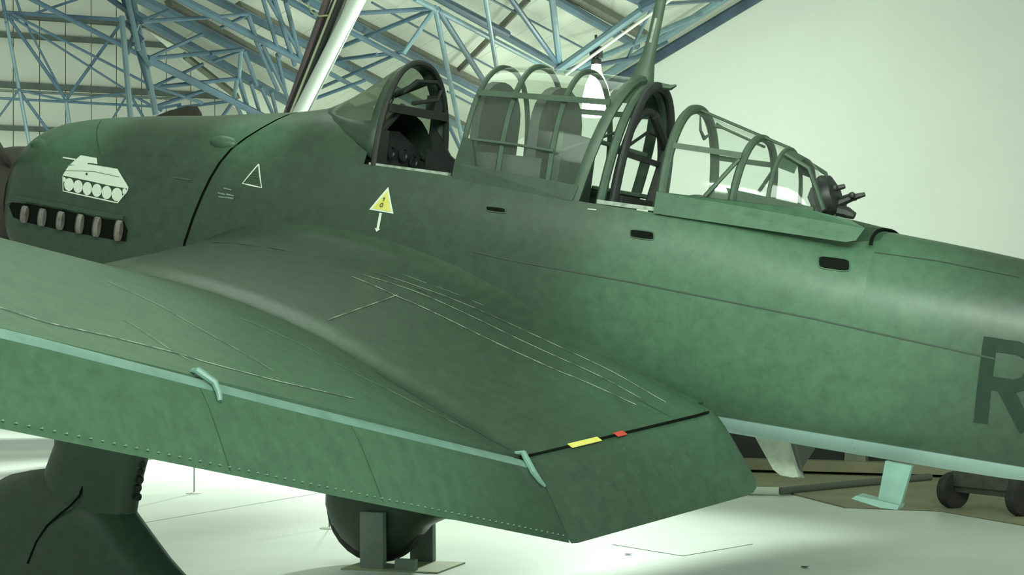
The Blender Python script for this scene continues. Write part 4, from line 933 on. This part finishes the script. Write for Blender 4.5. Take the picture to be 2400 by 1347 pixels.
# far exhibits under the tail: dark vehicle on an olive mat, trolley, white pipe
def fz(px, py): d = ray(px, py); return CAM + d * (-CAM.z / d.z)
M_OLIVE = paint('olive_mat', (.30, .29, .19), (.24, .24, .15), .8, scale=2)
mat_ = [fz(1768, 1160), fz(1850, 1157), fz(1980, 1190), fz(2200, 1198), fz(2420, 1236)]
back = [fz(2420, 1236) + V(-2, 0, 0), V(-9, -14.5, 0), V(3.0, -14.5, 0), fz(1768, 1160) + V(.6, 0, 0)]
mt_o = MB().prism([V(q.x, q.y, .004) for q in mat_ + back], (0, 0, 1), .012).build('olive_floor_mat', M_OLIVE); tag(mt_o, 'dark olive floor mat under the far bomb trolley', 'mat')
wp = MB(); a, b = fz(1770, 1160), fz(1826, 1161); dirp = (b - a).normalized(); wp.tube([a - dirp * 1.2 + V(0, 0, .045), b + V(0, 0, .045)], .042, 14)
wpo = wp.build('floor_pipe', M_WHITE, None, True); tag(wpo, 'short white pipe lying on the floor at the mat edge', 'pipe')
gpipe = MB().tube([b + dirp * .02 + V(0, 0, .045), fz(1960, 1148) + V(0, 0, .05), fz(2180, 1128) + V(0, 0, .05)], .04, 12).build('grey_hose', paint('grey_hose_rubber', (.13, .15, .12), None, .7), None, True); tag(gpipe, 'grey hose running on from the white pipe across the mat', 'hose')
# dark vehicle body with a pale tapered pedestal
veh = empty('transport_cradle', (-1.6, -11.2, 0)); tag(veh, 'dark transport cradle with tapered olive pedestals beyond the belly', 'cradle')
MB().box((0.4, 0, .48), (7.4, .9, .62)).build('dark_body', M_DARK, veh)
MB().box((0.4, .1, .11), (7.6, 1.2, .12)).build('base_rail', M_OLIVE, veh)
for px in (2005, 2170):
    p = fz(px, 1110); x = on_plane(px, 1090, V(0, -10.6, 0), V(0, 1, 0)).x + 1.6
    MB().prism([V(x - .13, .62, .14), V(x + .13, .62, .14), V(x + .07, .62, .80), V(x - .07, .62, .80)], (0, -1, 0), .14).build('pedestal', paint('olive_grey_pedestal', (.24, .26, .18), (.20, .22, .16), .7, scale=5), veh)
# bomb trolley: two visible wheels, axle frame
tr = empty('bomb_trolley', (-2.2, -7.1, 0)); tag(tr, 'dark bomb trolley with rubber tyred wheels beneath the rear fuselage', 'trolley')
M_TROL = paint('dark_trolley_paint', (.05, .052, .042), (.075, .075, .06), .6, scale=9)
p1, p2 = fz(2231, 1193) - tr.location, fz(2392, 1212) - tr.location
ax = (p2 - p1).normalized()
for p in (p1, p2):
    MB().lathe([(.03, -.05), (.10, -.055), (.12, -.06), (.165, -.05), (.18, 0), (.165, .05), (.12, .06), (.10, .055), (.03, .05)], ax, p + V(0, 0, .18) + ax * .02, 24).build('wheel', M_RUBBER, tr, True)
MB().bar(p1 + V(0, 0, .2), p2 + V(0, 0, .2), .05, .06).build('axle', M_TROL, tr)
MB().bar(p1 + V(0, 0, .30) + ax * .08, p2 + V(0, 0, .30) - ax * .08, .12, .14).build('trolley_frame', M_TROL, tr)
MB().bar(p1 + ax * .1 + V(0, 0, .24), p2 - ax * .3 + V(0, 0, .19), .02, .02).build('tie_rod', M_STAND, tr)
MB().bar(p1 + ax * .25 + V(0, 0, .27), p1 + ax * .25 + V(0, -1.5, .27), .07, .07).build('trolley_beam', M_TROL, tr)
# hatch cover and litter on the floor
hc = MB(); q = [fz(1600, 1248), fz(1765, 1275), fz(1600, 1303), fz(1435, 1276)]
c0 = sum(q, V(0, 0, 0)) / 4; hco = hc.prism([V(v.x, v.y, .001) for v in q], (0, 0, 1), .003).build('floor_hatch', M_FLOOR); tag(hco, 'flat painted steel hatch cover in the floor behind the flap', 'hatch')
for px, py, lb in ((1472, 1300, 'curled dark scrap on the bright floor below the flap corner'), (1885, 1330, 'small brown leaf lying on the open floor')):
    p = fz(px, py); r = .035
    vs = [p + V(r * math.cos(i * 1.05) * (1.2 if i % 2 else .7), r * .7 * math.sin(i * 1.05), .004 + .006 * (i % 2)) for i in range(6)] + [p + V(0, 0, .012)]
    o = MB().add(vs, [(i, (i + 1) % 6, 6) for i in range(6)] + [(5, 4, 3, 2, 1, 0)]).build('floor_scrap', M_BROWN); tag(o, lb, 'scrap')
